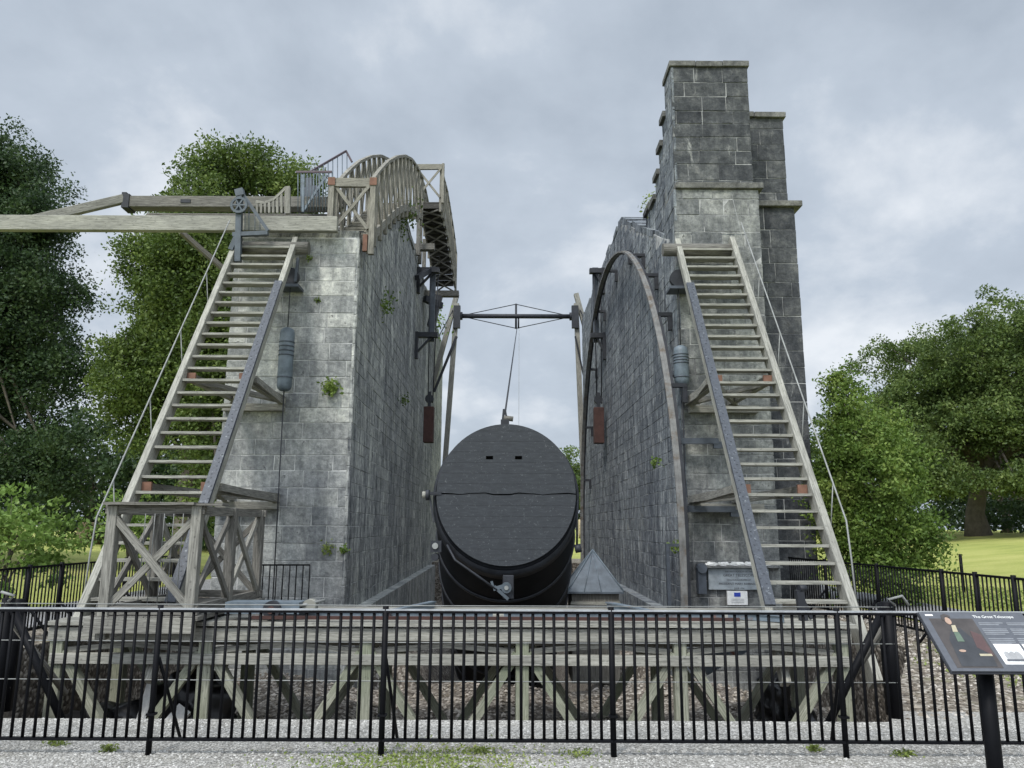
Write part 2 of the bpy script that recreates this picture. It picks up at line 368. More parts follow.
# grey gravel strip in front, stopping at the pit edge
mb = MB(); mb.prism([(-9, -6), (8.5, -6), (8.5, 5.2), (-9, 5.2)], -.02, .004, 'z'); 
o = mb.build('forecourt', M['dust'], fixn=True); struct(o)
mb = MB(); mb.prism([(-9, 5.2), (8.5, 5.2), (8.5, 7.2), (3.4, 7.3), (3.2, 6.9), (-4.5, 6.9), (-4.7, 7.3), (-9, 7.2)], -.02, .004, 'z')
o = mb.build('gravel_strip', M['gravel'], fixn=True); struct(o)
# pit: floor height falls away between the walls
def pitz(x, y):
    z = -1.35 if y < 13.5 else -1.35 - .40 * max(0, y - 15.5)
    if y >= 17 and abs(x - .1) > 1.7: z = max(z, -1.3 - .02 * (y - 17) - 1.6 * max(0, 2.3 - abs(x - .1)))
    z = max(z, -4.9)
    if y < 8.2: z += .9 * (8.2 - y) / 1.3
    return z + .12 * math.sin(x * 1.7 + y) + .08 * math.sin(y * 2.3 - x * .8)
mb = MB(); nx, ny = 44, 76
for j in range(ny + 1):
    y = 6.9 + (37.5 - 6.9) * j / ny
    for i in range(nx + 1):
        x = -6.8 + 12.6 * i / nx
        mb.v.append(Vector((x, y, pitz(x, y) + random.uniform(-.035, .035))))
for j in range(ny):
    for i in range(nx):
        a = j * (nx + 1) + i; mb.quad((a, a + 1, a + nx + 2, a + nx + 1), [(0, 0)] * 4, True)
o = mb.build('pit_floor', M['pit']); struct(o)
mb = MB()
for i in range(10):
    a = hole[i]; b = hole[(i + 1) % 10]; k = len(mb.v)
    mb.v += [Vector((*a, 0)), Vector((*b, 0)), Vector((*b, -5.2)), Vector((*a, -5.2))]; mb.quad((k, k + 1, k + 2, k + 3), [(0, 0)] * 4)
o = mb.build('pit_edge', M['pit'], fixn=True); struct(o)
# lawn: one sheet around the works reaching the horizon, rising slightly away from them
def lawnz(x, y):
    dd = max(0, max(abs(x + .15) - 10, y - 43)); t_ = min(1, dd / 24); t_ = t_ * t_ * (3 - 2 * t_); return (1.42 if x > 0 else .75) * t_ + (.15 * math.sin(x * .21) * math.cos(y * .17) * .35 * t_)
gx = sorted(set([-1500, -600, -250, -120] + list(range(-80, -10, 3)) + [-9, -7.5, 7.2, 9] + list(range(11, 90, 3)) + [120, 250, 600, 1500]))
gy = sorted(set([-1500, -300, -60, -6] + list(range(0, 100, 3)) + [42] + [130, 180, 300, 600, 1200, 2500]))
mb = MB()
for y in gy:
    for x in gx: mb.v.append(Vector((x, y, lawnz(x, y))))
for j in range(len(gy) - 1):
    for i in range(len(gx) - 1):
        if gx[i] >= -7.5 and gx[i + 1] <= 7.2 and gy[j] >= -6 and gy[j + 1] <= 42: continue
        a = j * len(gx) + i; mb.quad((a, a + 1, a + len(gx) + 1, a + len(gx)), [(0, 0)] * 4, True)
o = mb.build('lawn', M['lawn']); struct(o)
def pathsheet(pts, z):
    mb = MB(); mb.v = [Vector((x, y, z)) for x, y in pts]; mb.quad(tuple(range(len(pts))), [(0, 0)] * len(pts)); o = mb.build('path', M['path'])
    if o.data.polygons[0].normal.z < 0: o.data.polygons[0].flip()
    return struct(o)
pathsheet([(7.25, 4), (9.6, 4), (9.0, 14), (8.9, 40), (7.25, 40)], .03)
pathsheet([(-7.55, 4), (-9.6, 4), (-9.3, 14), (-9.0, 40), (-7.55, 40)], .03)

# pebbles lying on the gravel, beyond counting
def pebbles(name, n, fx, mat, smin, smax):
    ico = np.array([(0, 0, 1), (.9, 0, 0), (0, .9, 0), (-.9, 0, 0), (0, -.9, 0), (0, 0, -.6)], float)
    fc = np.array([(0, 1, 2), (0, 2, 3), (0, 3, 4), (0, 4, 1), (5, 2, 1), (5, 3, 2), (5, 4, 3), (5, 1, 4)])
    V = []; Fs = []
    for i in range(n):
        x, y, z = fx(); s_ = random.uniform(smin, smax) * (1 + .8 * (random.random() ** 4)); a = random.random() * 6.28; c_, s2 = math.cos(a), math.sin(a)
        q = ico * (1 + RNG.uniform(-.25, .25, (6, 3))) * np.array([s_, s_ * random.uniform(.6, 1), s_ * .55])
        q = np.stack([q[:, 0] * c_ - q[:, 1] * s2 + x, q[:, 0] * s2 + q[:, 1] * c_ + y, q[:, 2] + z], 1); V.append(q); Fs.append(fc + 6 * i)
    me = bpy.data.meshes.new(name); me.from_pydata(np.concatenate(V).tolist(), [], np.concatenate(Fs).tolist()); me.materials.append(mat)
    o = bpy.data.objects.new(name, me); COL.objects.link(o); return struct(o, 'stuff')
def pebmat(name, stops):
    m, t, b = newmat(name); gi = N(t, 'ShaderNodeNewGeometry'); t.links.new(ramp(t, gi.outputs['Random Per Island'], stops), b.inputs['Base Color']); b.inputs['Roughness'].default_value = .9; return m
M['peb'] = pebmat('pebbles', [(0, (.20, .195, .18)), (.5, (.34, .332, .31)), (1, (.48, .47, .44))])
M['pebb'] = pebmat('brown stones', [(0, (.07, .055, .04)), (.5, (.22, .19, .15)), (1, (.46, .42, .37))])
pebbles('gravel_stones', 24000, lambda: (random.uniform(-5.2, 5.2), random.uniform(5.25, 6.88), .006), M['peb'], .005, .013)
def pitpt():
    x = random.uniform(-6.3, 5.3); y = random.uniform(7, 17.0); return (x, y, pitz(x, y))
pebbles('rubble_stones', 9000, pitpt, M['pebb'], .015, .05)
def rightpt():
    y = random.uniform(7.0, 16.0); x = random.uniform(3.4 + (y - 7) * .5 if y < 11 else 5.5, 7.1); return (x, y, .004)
pebbles('side_stones', 4500, rightpt, M['pebb'], .01, .03)

# ------------------------------------------------------------------ leaves and trees
def leafmesh(name, C, S, mat, parent=None, flat_=.0):
    """C: n x 3 leaf centres, S: sizes"""
    n = len(C); d1 = RNG.normal(size=(n, 3)); d1[:, 2] *= (1 - flat_); d1 /= np.linalg.norm(d1, axis=1, keepdims=True)
    d2 = RNG.normal(size=(n, 3)); d2[:, 2] *= (1 - flat_); d2 -= d1 * (d1 * d2).sum(1, keepdims=True); d2 /= np.linalg.norm(d2, axis=1, keepdims=True)
    S = S[:, None]; org = np.array(ORG.get(parent.name, Vector((0, 0, 0)))) if parent else np.zeros(3)
    P = np.stack([C - d1 * S, C + d2 * S * .55, C + d1 * S, C - d2 * S * .55], 1).reshape(-1, 3) - org
    me = bpy.data.meshes.new(name); me.vertices.add(4 * n); me.vertices.foreach_set('co', P.ravel().astype(np.float32))
    me.loops.add(4 * n); me.loops.foreach_set('vertex_index', np.arange(4 * n, dtype=np.int32))
    me.polygons.add(n); me.polygons.foreach_set('loop_start', np.arange(0, 4 * n, 4, dtype=np.int32)); me.polygons.foreach_set('loop_total', np.full(n, 4, np.int32))
    uv = me.uv_layers.new(name='UVMap'); r_ = np.repeat(RNG.random(n), 4); uv.data.foreach_set('uv', np.stack([r_, r_], 1).ravel().astype(np.float32))
    me.materials.append(mat); me.update(calc_edges=True)
    o = bpy.data.objects.new(name, me); COL.objects.link(o)
    if parent: o.parent = parent; ORG[o.name] = ORG[parent.name]
    return o
def crown(c, rad, ncl, nl, clr, ls, droop=.0, low=-.9, shell=.55):
    """clumps spread through an ellipsoid; each a ragged tuft of leaves"""
    c = np.array(c); rad = np.array(rad); P = []; S = []; cen = []
    ph = RNG.uniform(0, 6.28, 6)
    while len(cen) < ncl:
        d = RNG.normal(size=3); d /= np.linalg.norm(d)
        if d[2] < low: continue
        a = math.atan2(d[1], d[0])
        lump = 1 + .16 * math.sin(3 * a + ph[0] + 2 * d[2]) + .13 * math.sin(5 * a + ph[1] - 4 * d[2]) + .10 * math.sin(7 * d[2] + ph[2])
        r_ = (shell + (1 - shell) * RNG.random() ** .5) * lump * RNG.uniform(.85, 1.08)
        q = c + d * rad * r_; cen.append(q); k = int(nl * RNG.uniform(.6, 1.4)); cr_ = clr * RNG.uniform(.55, 1.35)
        e_ = RNG.normal(size=(k, 3)); e_ /= np.linalg.norm(e_, axis=1, keepdims=True); e_ *= (RNG.random((k, 1)) ** .45)
        e_[:, 2] *= .62
        out = d * np.array([1, 1, .5])
        q2 = q + e_ * cr_ + out * cr_ * .35 * RNG.random((k, 1)); q2[:, 2] -= droop * np.linalg.norm(e_[:, :2], axis=1) * cr_
        P.append(q2); S.append(ls * RNG.uniform(.6, 1.3, k))
    return np.concatenate(P), np.concatenate(S), cen
def trunkmesh(parent, base, top, r0, cen, nb, seed=0, name='trunk'):
    rr = random.Random(seed); base = Vector(base); top = Vector(top); mb = MB(); pts = []; n = 7
    for i in range(n + 1):
        t = i / n; p = base.lerp(top, t) + Vector((rr.uniform(-1, 1), rr.uniform(-1, 1), 0)) * r0 * .5 * (t > 0); pts.append(p)
    mb.tube(pts, [r0 * (1.35 if i == 0 else 1) * (1 - .75 * i / n) for i in range(n + 1)], 9)
    for q in rr.sample(cen, min(nb, len(cen))):
        q = Vector(q); t = rr.uniform(.25, .85); a = base.lerp(top, t); m_ = a.lerp(q, .5) + Vector((0, 0, .12 * (q - a).length))
        mb.tube([a, a.lerp(m_, .5) + Vector((0, 0, .1)), m_, q], [r0 * .35, r0 * .25, r0 * .16, r0 * .05], 5)
    return mb.build(name, M['bark'], parent)
def tree(label, base, h, c, rad, ncl, nl, clr, ls, mat, r0, cat='tree', name='tree', droop=.2, low=-.9, nb=24, group=None, seed=1, shell=.5, extra=()):
    t = thing(name, label, cat, base, group)
    P, S, cen = crown(c, rad, ncl, nl, clr, ls, droop, low, shell)
    for (c2, r2, n2) in extra:
        a, b, ce = crown(c2, r2, n2, nl, clr, ls, droop, -1, .2); P = np.concatenate([P, a]); S = np.concatenate([S, b]); cen += ce
    leafmesh('crown', P, S, mat, t)
    trunkmesh(t, base, (base[0] * .7 + c[0] * .3, c[1], c[2] + rad[2] * .3), r0, cen, nb, seed); return t

tree('tall dark leafy tree at the left edge of the photo, trunk hidden', (-21.5, 29, 0), 18, (-21.9, 29, 9.9), (3.9, 4.4, 7.2), 1200, 170, .85, .07, M['leafdark'], .5, nb=60, seed=3, droop=.35, shell=.35,
     extra=[((-20.4, 29, 15.6), (1.5, 1.5, 1.3), 60), ((-18.4, 28, 13.3), (1.0, 1.5, .9), 36), ((-17.4, 28, 10.6), (1.0, 1.5, 1.2), 30), ((-17.0, 28, 7.4), (1.3, 1.5, 1.5), 40), ((-16.6, 27, 3.6), (1.6, 1.5, 2.0), 60), ((-20.0, 27, 3.0), (3.0, 2, 2.6), 90)])
tree('tall olive green tree rising behind the left stone wall and the timber beams', (-11.2, 27, 0), 16, (-10.5, 27, 8.8), (3.1, 3.0, 5.5), 1050, 170, .72, .065, M['leafmid'], .42, nb=60, seed=4, shell=.35,
     extra=[((-10.3, 27, 14.8), (2.2, 1.5, .9), 70), ((-8.2, 27, 14.0), (1.2, 1.2, .9), 44), ((-11.8, 27, 13.6), (1.0, 1.3, 1.2), 24), ((-13.0, 26.5, 11.2), (1.0, 1.2, 1.3), 40), ((-12.2, 26.8, 13.0), (1.2, 1.2, 1.0), 36), ((-13.2, 27, 7.0), (1.5, 1.6, 2.2), 120), ((-9, 25, 4.0), (2.0, 1.6, 3.0), 90)])
tree('light green young tree over the iron fence at the lower left', (-9.3, 14.6, 0), 2.2, (-9.3, 14.6, 1.25), (1.2, 1.0, .95), 90, 42, .3, .055, M['leafbright'], .05, nb=12, seed=5, name='young_tree', shell=.15)
tree('small bright bush behind the handrail at the foot of the left ladder', (-9.0, 18.5, 0), 2.2, (-9.0, 18.5, 1.6), (.7, .7, 1.1), 40, 40, .35, .06, M['leafbright'], .05, 'bush', 'bush', nb=8, seed=6, shell=.15)
tree('broad fresh green shrub beside the black buttress at the right', (8.35, 17.2, 0), 5.4, (7.85, 17.2, 2.55), (1.1, 1.2, 1.85), 380, 110, .38, .042, M['leafshrub'], .12, 'shrub', 'large_shrub', nb=24, seed=7, shell=.35, droop=.3,
     extra=[((7.55, 17.2, 4.75), (.3, .3, .6), 26), ((8.9, 17, 1.5), (.4, .5, .7), 30), ((7.9, 16.8, .8), (1.2, .6, .5), 50), ((7.2, 17.4, 1.9), (.5, .6, 1.5), 36)])
tree('huge spreading tree on the lawn at the right edge, low sweeping crown', (28.6, 48, lawnz(28.6, 48)), 15, (32.2, 47, 9.2), (9.9, 6.5, 5.6), 1900, 140, .9, .095, M['leafoak'], .6, nb=60, seed=8, droop=.5, low=-.65,
     extra=[((23.6, 45, 6.0), (1.8, 2, 2.4), 90), ((23.6, 44, 4.6), (2.2, 2, 1.0), 70), ((28.5, 42.5, 4.6), (3.0, 2, .8), 80), ((34.5, 42, 4.9), (4.0, 3, 1.0), 90)])
rr = random.Random(11)
labels_far = [
 ('far tree seen between the telescope tube and the right wall', 6.0, 92, 9.5, 6.0),
 ('dark far tree below the left tree crown, nearest the left edge', -27.0, 50, 9.0, 6.5),
 ('dark far tree behind the left ladder, over the hay bale', -17.5, 48, 8.5, 6.0),
 ('dark far tree behind the shrub, left of the huge spreading tree', 21.5, 62, 10.0, 6.0),
 ('far tree under the right arm of the huge spreading tree, at the right edge', 52.0, 82, 13.0, 11.0),
 ('dark low tree close behind the trunk of the huge spreading tree', 38.0, 60, 7.5, 9.5)]
for i, (lb, x, y, h, r_) in enumerate(labels_far):
    tree(lb, (x, y, lawnz(x, y)), h, (x, y, lawnz(x, y) + h * .45), (r_, r_ * .7, h * .52), 200, 90, 1.2, .17, M['leafdark'] if i not in (0,) else M['leafoak'], .3, nb=10, seed=20 + i, name='distant_tree', shell=.3, low=-.95, group='trees far behind the works')

def bale(label, x, y):
    mb = MB(); zb = lawnz(x, y) + .62; pts = [Vector((x - .62, y, zb)), Vector((x + .62, y, zb))]; mb.tube(pts, .68, 22); o = mb.build('hay_bale', M['bale']); tag(o, label, 'hay bale', 'round hay bales on the far lawn')
bale('round straw bale seen right of the telescope tube', 5.6, 58); bale('round straw bale beyond the left ladder handrail', -26.2, 49)

# ------------------------------------------------------------------ walls
def sheared(o):
    for v in o.data.vertices:
        v.co.x += shx(v.co.y + ORG.get(o.name, Vector()).y)
    o.data.update(); return o
def wallprofile(cut=0, YB=YB):
    p = [(YF, -1.6)]; p += [(YF, 7.92), (17.4, 8.4), (18.5, 8.95), (19.5, 9.4), (21, 10.1), (22.4, 10.8), (23.4, 11.25), (24.2, 11.4), (27, 11.35), (30, 11.42), (33, 11.33), (YB, 11.38), (YB, 7.5), (YB + .15, 7.3), (YB + .15, -5.4), (20, -5.4)]
    return p
def blocks(mb, face, plane, u0, u1, z0, z1, bw, bh, top=None, seed=1, shear=False, prj=.014, gap=.012):
    """real dressed blocks standing a little proud of the mortar core; face '-y', '-x' or '+x'"""
    rr = random.Random(seed); z = z0
    while z < z1 - .05:
        h = bh * rr.uniform(.86, 1.14)
        if z1 - z - h < bh * .5: h = z1 - z
        u = u0 - rr.uniform(0, bw) * .8
        while u < u1 - .02:
            w_ = bw * rr.uniform(.62, 1.45); a, b_ = max(u, u0), min(u + w_, u1)
            if u1 - b_ < .18: b_ = u1
            u = b_ if b_ == u1 else u + w_
            if b_ - a < .08: continue
            zt = z + h
            if top:
                tm = min(top(a), top(b_))
                if z > tm - .08: continue
                zt = min(zt, tm)
            d = prj * rr.uniform(.35, 1.0); j = lambda k=.006: rr.uniform(-k, k); k0 = len(mb.v)
            for q in (-.05, d):
                for (uu, zz) in ((a + gap / 2, z + gap / 2), (b_ - gap / 2, z + gap / 2), (b_ - gap / 2, zt - gap / 2), (a + gap / 2, zt - gap / 2)):
                    uu += j(); zz += j(); qq = q + (j(.005) if q > 0 else 0)
                    if face == '-y': mb.v.append(Vector((uu, plane - qq, zz)))
                    else:
                        sg = 1 if face == '+x' else -1; mb.v.append(Vector((plane + sg * qq + (shx(uu) if shear else 0), uu, zz)))
            for f_ in ((0, 3, 2, 1), (4, 5, 6, 7), (0, 1, 5, 4), (1, 2, 6, 5), (2, 3, 7, 6), (3, 0, 4, 7)): mb.quad(tuple(k0 + i for i in f_), [(0, 0)] * 4)
        z += h
def topz(y):
    pp = [(0, 7.92)] + wallprofile()[1:12] + [(99, 11.38)]; return float(np.interp(y, [p[0] for p in pp], [p[1] for p in pp]))
def wallmesh(parent, x0, x1, mats, YE, left):
    mb = MB(); mb.prism(wallprofile(0, YE), x0, x1, 'x')
    for i, v in enumerate(mb.v): mb.v[i] = Vector((v.x + shx(v.y), v.y, v.z))
    if left:
        mb.cur = 1; blocks(mb, '-y', YF, x0 - .02, x1 + .03, -1.6, 7.9, .66, .355, seed=2)
        mb.cur = 2; blocks(mb, '+x', x1, YF - .03, YE, -.12, 11.4, .50, .30, topz, 3, True, prj=.012, gap=.005)
    else:
        mb.cur = 2; blocks(mb, '-x', x0, YF + .02, YE, -.2, 11.4, .50, .30, topz, 4, True, prj=.012, gap=.005)
    return mb.build('masonry', list(mats), parent, .008, fixn=True)
def pierblock(name, x0, x1, y0, y1, z0, z1, mats, parent, seed, bh=.355, left=True):
    mb = MB(); mb.box(x0, x1, y0, y1, z0, z1); mb.cur = 1
    blocks(mb, '-y', y0, x0 - .02, x1 + .02, z0, z1, .68, bh, seed=seed)
    if left: mb.cur = 2; blocks(mb, '-x', x0, y0 - .02, y1, z0, z1, .5, bh, seed=seed + 1)
    return mb.build(name, list(mats), parent, .008, fixn=True)
lw = thing('stone_wall', 'left of the two great walls, pale dressed stone front, carries the timber galleries', 'wall', (-4.8, YF, 0))
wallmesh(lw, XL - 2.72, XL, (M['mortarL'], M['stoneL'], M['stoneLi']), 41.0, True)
mb = MB(); mb.prism([(YF - .1, -1.6), (YF - .1, -.12), (YB + .1, -.05), (YB + .1, -5.4), (20, -5.4)], XL, XL + .28, 'x'); sheared(mb.build('plinth', M['stoneLi'], lw, fixn=True))
rw = thing('stone_wall', 'right of the two great walls, dark stone, topped by tall square piers', 'wall', (4.6, YF, 0))
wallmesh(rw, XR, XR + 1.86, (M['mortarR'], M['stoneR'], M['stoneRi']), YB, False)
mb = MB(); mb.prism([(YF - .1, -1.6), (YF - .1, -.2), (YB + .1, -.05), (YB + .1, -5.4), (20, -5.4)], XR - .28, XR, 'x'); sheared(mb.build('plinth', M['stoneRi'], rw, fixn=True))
def coping(mb, x0, x1, y0, y1, z, ov=.09, n=3):
    for i in range(n):
        a = x0 - ov + (x1 - x0 + 2 * ov) * i / n; b = x0 - ov + (x1 - x0 + 2 * ov) * (i + 1) / n
        dz = random.uniform(-.012, .012); mb.box(a + .004, b - .004, y0 - ov + random.uniform(-.01, .01), y1 + ov, z + dz, z + .14 + dz)
# front pier
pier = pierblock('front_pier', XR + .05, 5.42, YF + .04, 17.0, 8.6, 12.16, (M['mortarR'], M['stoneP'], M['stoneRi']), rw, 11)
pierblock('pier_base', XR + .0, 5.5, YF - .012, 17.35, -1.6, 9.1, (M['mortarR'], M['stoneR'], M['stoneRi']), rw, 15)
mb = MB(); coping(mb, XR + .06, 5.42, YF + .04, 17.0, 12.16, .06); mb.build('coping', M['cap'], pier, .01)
mb = MB(); mb.box(XR + .03, 5.62, YF - .09, 17.4, 9.1, 9.24); mb.build('string_course', M['cap'], pier, .01)
# stepped haunch behind the pier, each step with a projecting cap
for i, (y0, y1, z) in enumerate([(17.0, 17.45, 11.35), (17.45, 17.95, 10.85), (17.95, 18.5, 10.35), (18.5, 19.2, 9.9), (19.2, 20.0, 10.0)]):
    mb = MB(); mb.box(XR + .06, 5.3, y0, y1, 8.2, z); mb.cur = 1; blocks(mb, '-x', XR + .06, y0, y1, 8.2, z, .4, .3, seed=30 + i); s_ = mb.build('stepped_block', [M['mortarR'], M['stoneRi']], rw, .008, fixn=True)
    mb = MB(); coping(mb, XR + .05, 5.3, y0 + .08, y1 - .06, z, .08, 2); mb.build('step_cap', M['cap'], s_)
# outer buttress
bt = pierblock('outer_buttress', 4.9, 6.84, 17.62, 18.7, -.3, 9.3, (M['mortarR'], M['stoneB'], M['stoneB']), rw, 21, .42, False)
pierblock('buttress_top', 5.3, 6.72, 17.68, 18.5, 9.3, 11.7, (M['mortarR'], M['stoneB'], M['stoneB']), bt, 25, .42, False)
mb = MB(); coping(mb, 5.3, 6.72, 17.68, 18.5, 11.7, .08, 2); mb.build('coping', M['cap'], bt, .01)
mb = MB(); mb.box(5.3, 7.02, 17.5, 18.85, 9.3, 9.44); mb.build('string_course', M['cap'], bt, .01)

# rough stones bedded along the sloping wall tops
def capstones(parent, x0, x1, mat):
    mb = MB(); pp = wallprofile()[1:13]
    for k in range(len(pp) - 1):
        (ya, za), (yb, zb) = pp[k], pp[k + 1]; n = max(1, int(math.hypot(yb - ya, zb - za) / .75))
        for i in range(n):
            t0, t1 = i / n, (i + 1) / n; y0 = ya + (yb - ya) * t0; y1 = ya + (yb - ya) * t1; z0 = za + (zb - za) * t0; z1 = za + (zb - za) * t1
            h = random.uniform(.08, .22); s_ = shx(y0)
            for (q0, q1) in ((x0, (x0 + x1) / 2), ((x0 + x1) / 2, x1)):
                j = random.uniform(-.03, .04)
                mb.bar(((q0 + q1) / 2 + s_ + j, y0 + .01, z0 + h / 2 - .03), ((q0 + q1) / 2 + s_ + j, y1 - .01, z1 + h / 2 - .03), abs(q1 - q0) - .02, h + .06, jit=.015)
    return mb.build('rough_coping', mat, parent)
capstones(lw, XL - 2.7, XL + .02, M['stoneLi']); capstones(rw, XR - .02, XR + 1.84, M['stoneRi'])

def weedclump(label, p, r_, n, ls, mat=None, flat_=0, cat='plant', name='wall_plant', group='plants growing out of the walls'):
    p = np.array(p); e_ = RNG.normal(size=(n, 3)) * r_ * .5
    o = leafmesh(name, p + e_, RNG.uniform(.6, 1.3, n) * ls, mat or M['weed']); tag(o, label, cat, group); return o
weedclump('green fern tuft halfway up the front of the left wall', at(331, 388, YF - .07), .17, 260, .05, M['leafshrub'])
weedclump('small yellow weed low on the left wall, left of two', at(327, 548, YF - .04), .13, 70, .04)
weedclump('small green weed low on the left wall corner, right of two', at(343, 549, YF - .04), .10, 60, .04, M['leafshrub'])
weedclump('weed high on the left wall front under the gallery gate', at(309, 258, YF - .04), .08, 40, .035, M['leafshrub'])
weedclump('little weed in a joint near the top left of the left wall front', at(318, 300, YF - .04), .07, 50, .03, M['leafmid'])
weedclump('small weed on the left wall inner face beside the hanging rusty weight', at(405, 400, 22.6), .16, 80, .04, M['leafmid'])
weedclump('green weed low on the dark inner face of the right wall', at(676, 546, 16.55), .13, 80, .04, M['leafshrub'])
weedclump('weed beside the arc rail high on the right wall inner face', at(656, 462, 17.5), .12, 60, .045, M['leafshrub'])
weedclump('dry grass growing on top of the right wall behind the piers', Vector((3.9, 19.6, 10.25)), .35, 260, .05)
weedclump('leafy growth on top of the left wall under the first gallery', Vector((-3.5, 22.6, 11.15)), .5, 500, .06, M['leafmid'])
weedclump('green tuft on the left wall inner face below the first gallery', Vector((XL + .02, 19.6, 7.4)), .35, 160, .05, M['leafshrub'])
weedclump('ivy hanging over the far top of the left wall beside the hoist frame', Vector((-3.9, 34.3, 10.9)), .8, 420, .09, M['leafbright'])

# ------------------------------------------------------------------ ladders
FY, FZ, TY, TZ = 11.2, .5, 15.9, 7.68
SLP = (TZ - FZ) / (TY - FY)
def lad(t): return Vector((0, FY + (TY - FY) * t, FZ + (TZ - FZ) * t))
def make_ladder(x0, x1, label, inner):
    t = thing('inclined_ladder', label, 'ladder', ((x0 + x1) / 2, FY, 0), 'timber ladders up the wall fronts')
    d = (lad(1) - lad(0)).normalized(); nrm = Vector((0, -d.z, d.y))
    for x in (x0 + .06, x1 - .06):
        mb = MB(); a = lad(-.125); b = lad(1.015); mb.bar((x, a.y, a.z) if (x < (x0 + x1) / 2) == (inner > 0) else (x, a.y, a.z), (x, b.y, b.z), .11, .27 if (x < (x0 + x1) / 2) == (inner > 0) else .15, up=nrm); mb.build('stringer', M['woodpale'], t, .006)
    n = 28
    for i in range(n):
        p = lad((i + .35) / n); mb = MB(); z = p.z + random.uniform(-.006, .006)
        mb.bar((x0 + .115, p.y + .02, z), (x1 - .115, p.y + .02, z), .24, .042); mb.build('step', M['woodpale'], t)
    # head board and roller log
    p = lad(1.0); mb = MB(); mb.box(x0 + .12, x1 - .12, p.y - .02, p.y + .06, p.z - .26, p.z + .0); mb.build('head_board', M['woodpale'], t)
    xi = x1 if inner > 0 else x0
    mb = MB(); mb.tube([(xi - inner * .1 if False else x0 + .0 - (.0 if inner > 0 else .28), p.y - .02, p.z - .13), (x1 + (.26 if inner > 0 else 0), p.y - .02, p.z - .13)], .14, 16); mb.build('roller_log', M['wooddark'], t)
    # steel rack plate over the inner stringer
    xs = x1 - .06 if inner > 0 else x0 + .06
    a = lad(-.0) ; b = lad(.83); off = nrm * .10
    mb = MB(); mb.bar(Vector((xs - inner * .02, a.y, a.z)) + off, Vector((xs - inner * .02, b.y, b.z)) + off, .15, .05, up=nrm)
    for k in range(90):
        q = lad(.83 * k / 90); q = Vector((xs - .0 + random.uniform(-.05, .05), q.y, q.z)) + nrm * .126; mb.bar(q, q + d * .02, .02, .012, up=nrm)
    mb.build('rack_plate', M['rack'], t)
    # arms and brackets tying the ladder to the wall
    for k, (tt) in enumerate((.53, .245)):
        p = lad(tt); z = p.z
        for x in (x0 + .2, x1 - .2):
            mb = MB(); mb.box(x - .06, x + .06, p.y + .05, YF - .02, z - .13, z + .02); mb.build('tie_arm', M['wood'], t)
            mb = MB(); mb.box(x - .075, x + .075, p.y + .0, p.y + .05, z - .15, z + .04); mb.build('arm_end', M['orange'], t)
        mb = MB(); wb = (-6.1, -4.82) if inner > 0 else (3.75, 5.2); mb.box(*wb, YF - .2, YF - .02, z - .3, z - .15); mb.build('wall_bracket', M['wood'], t)
        for (xa, xb) in ((x0 + .1, x1 - .1), (x1 - .1, x0 + .1)):
            mb = MB(); mb.bar((xa, p.y + .12, z - .06), (min(max(xb, wb[0]), wb[1]), YF - .15, z - .1), .09, .1); mb.build('cross_brace', M['wood'], t)
        xa = x1 if inner > 0 else x0
        mb = MB(); mb.bar((xa - inner * .1, p.y + .3, z - .02), (wb[1] - .06 if inner > 0 else wb[0] + .06, YF - .12, z - .1), .1, .12); mb.build('side_brace', M['wood'], t)
    # handrail on the outer side
    xo = x0 - .10 if inner > 0 else x1 + .10
    mb = MB(); pts = []
    for tt in (1.03, .7, .4, .14): q = lad(tt); pts.append(Vector((xo, q.y - .34, q.z + .22)))
    q = lad(.14); pts.append(Vector((xo, q.y - .42, q.z - .35))); pts.append(Vector((xo, q.y - .5, q.z - 1.35)))
    mb.tube(pts, .013, 7); mb.build('handrail', M['galv'], t)
    for tt in (.82, .62, .42, .22):
        q = lad(tt); mb = MB(); mb.tube([(xo, q.y - .34, q.z + .22), (xo + (.06 if inner > 0 else -.06), q.y - .2, q.z - .75)], .009, 6); mb.build('handrail_stay', M['galv'], t)
    return t
lad1 = make_ladder(-6.02, -4.68, 'left long timber ladder leaning on the pale wall, above the lattice cage', 1)
lad2 = make_ladder(3.54, 4.84, 'right long timber ladder leaning on the dark wall under the tall pier', -1)

# iron tie bars at the right wall
for i, (pa, pb, lb) in enumerate([((676, 441), (718, 443), 'upper black iron tie bar between the arc rail and the right ladder'), ((688, 509), (735, 509), 'lower black iron tie bar between the arc rail and the right ladder')]):
    mb = MB(); a = at(*pa, 15.9); b = at(*pb, 15.9); b.z = a.z; mb.bar(a, b, .12, .12); mb.bar(b - Vector((.1, 0, .08)), b + Vector((.15, 0, -.08)), .1, .14); tag(mb.build('tie_bar', M['steeldark']), lb, 'iron bar', 'iron tie bars by the right ladder')

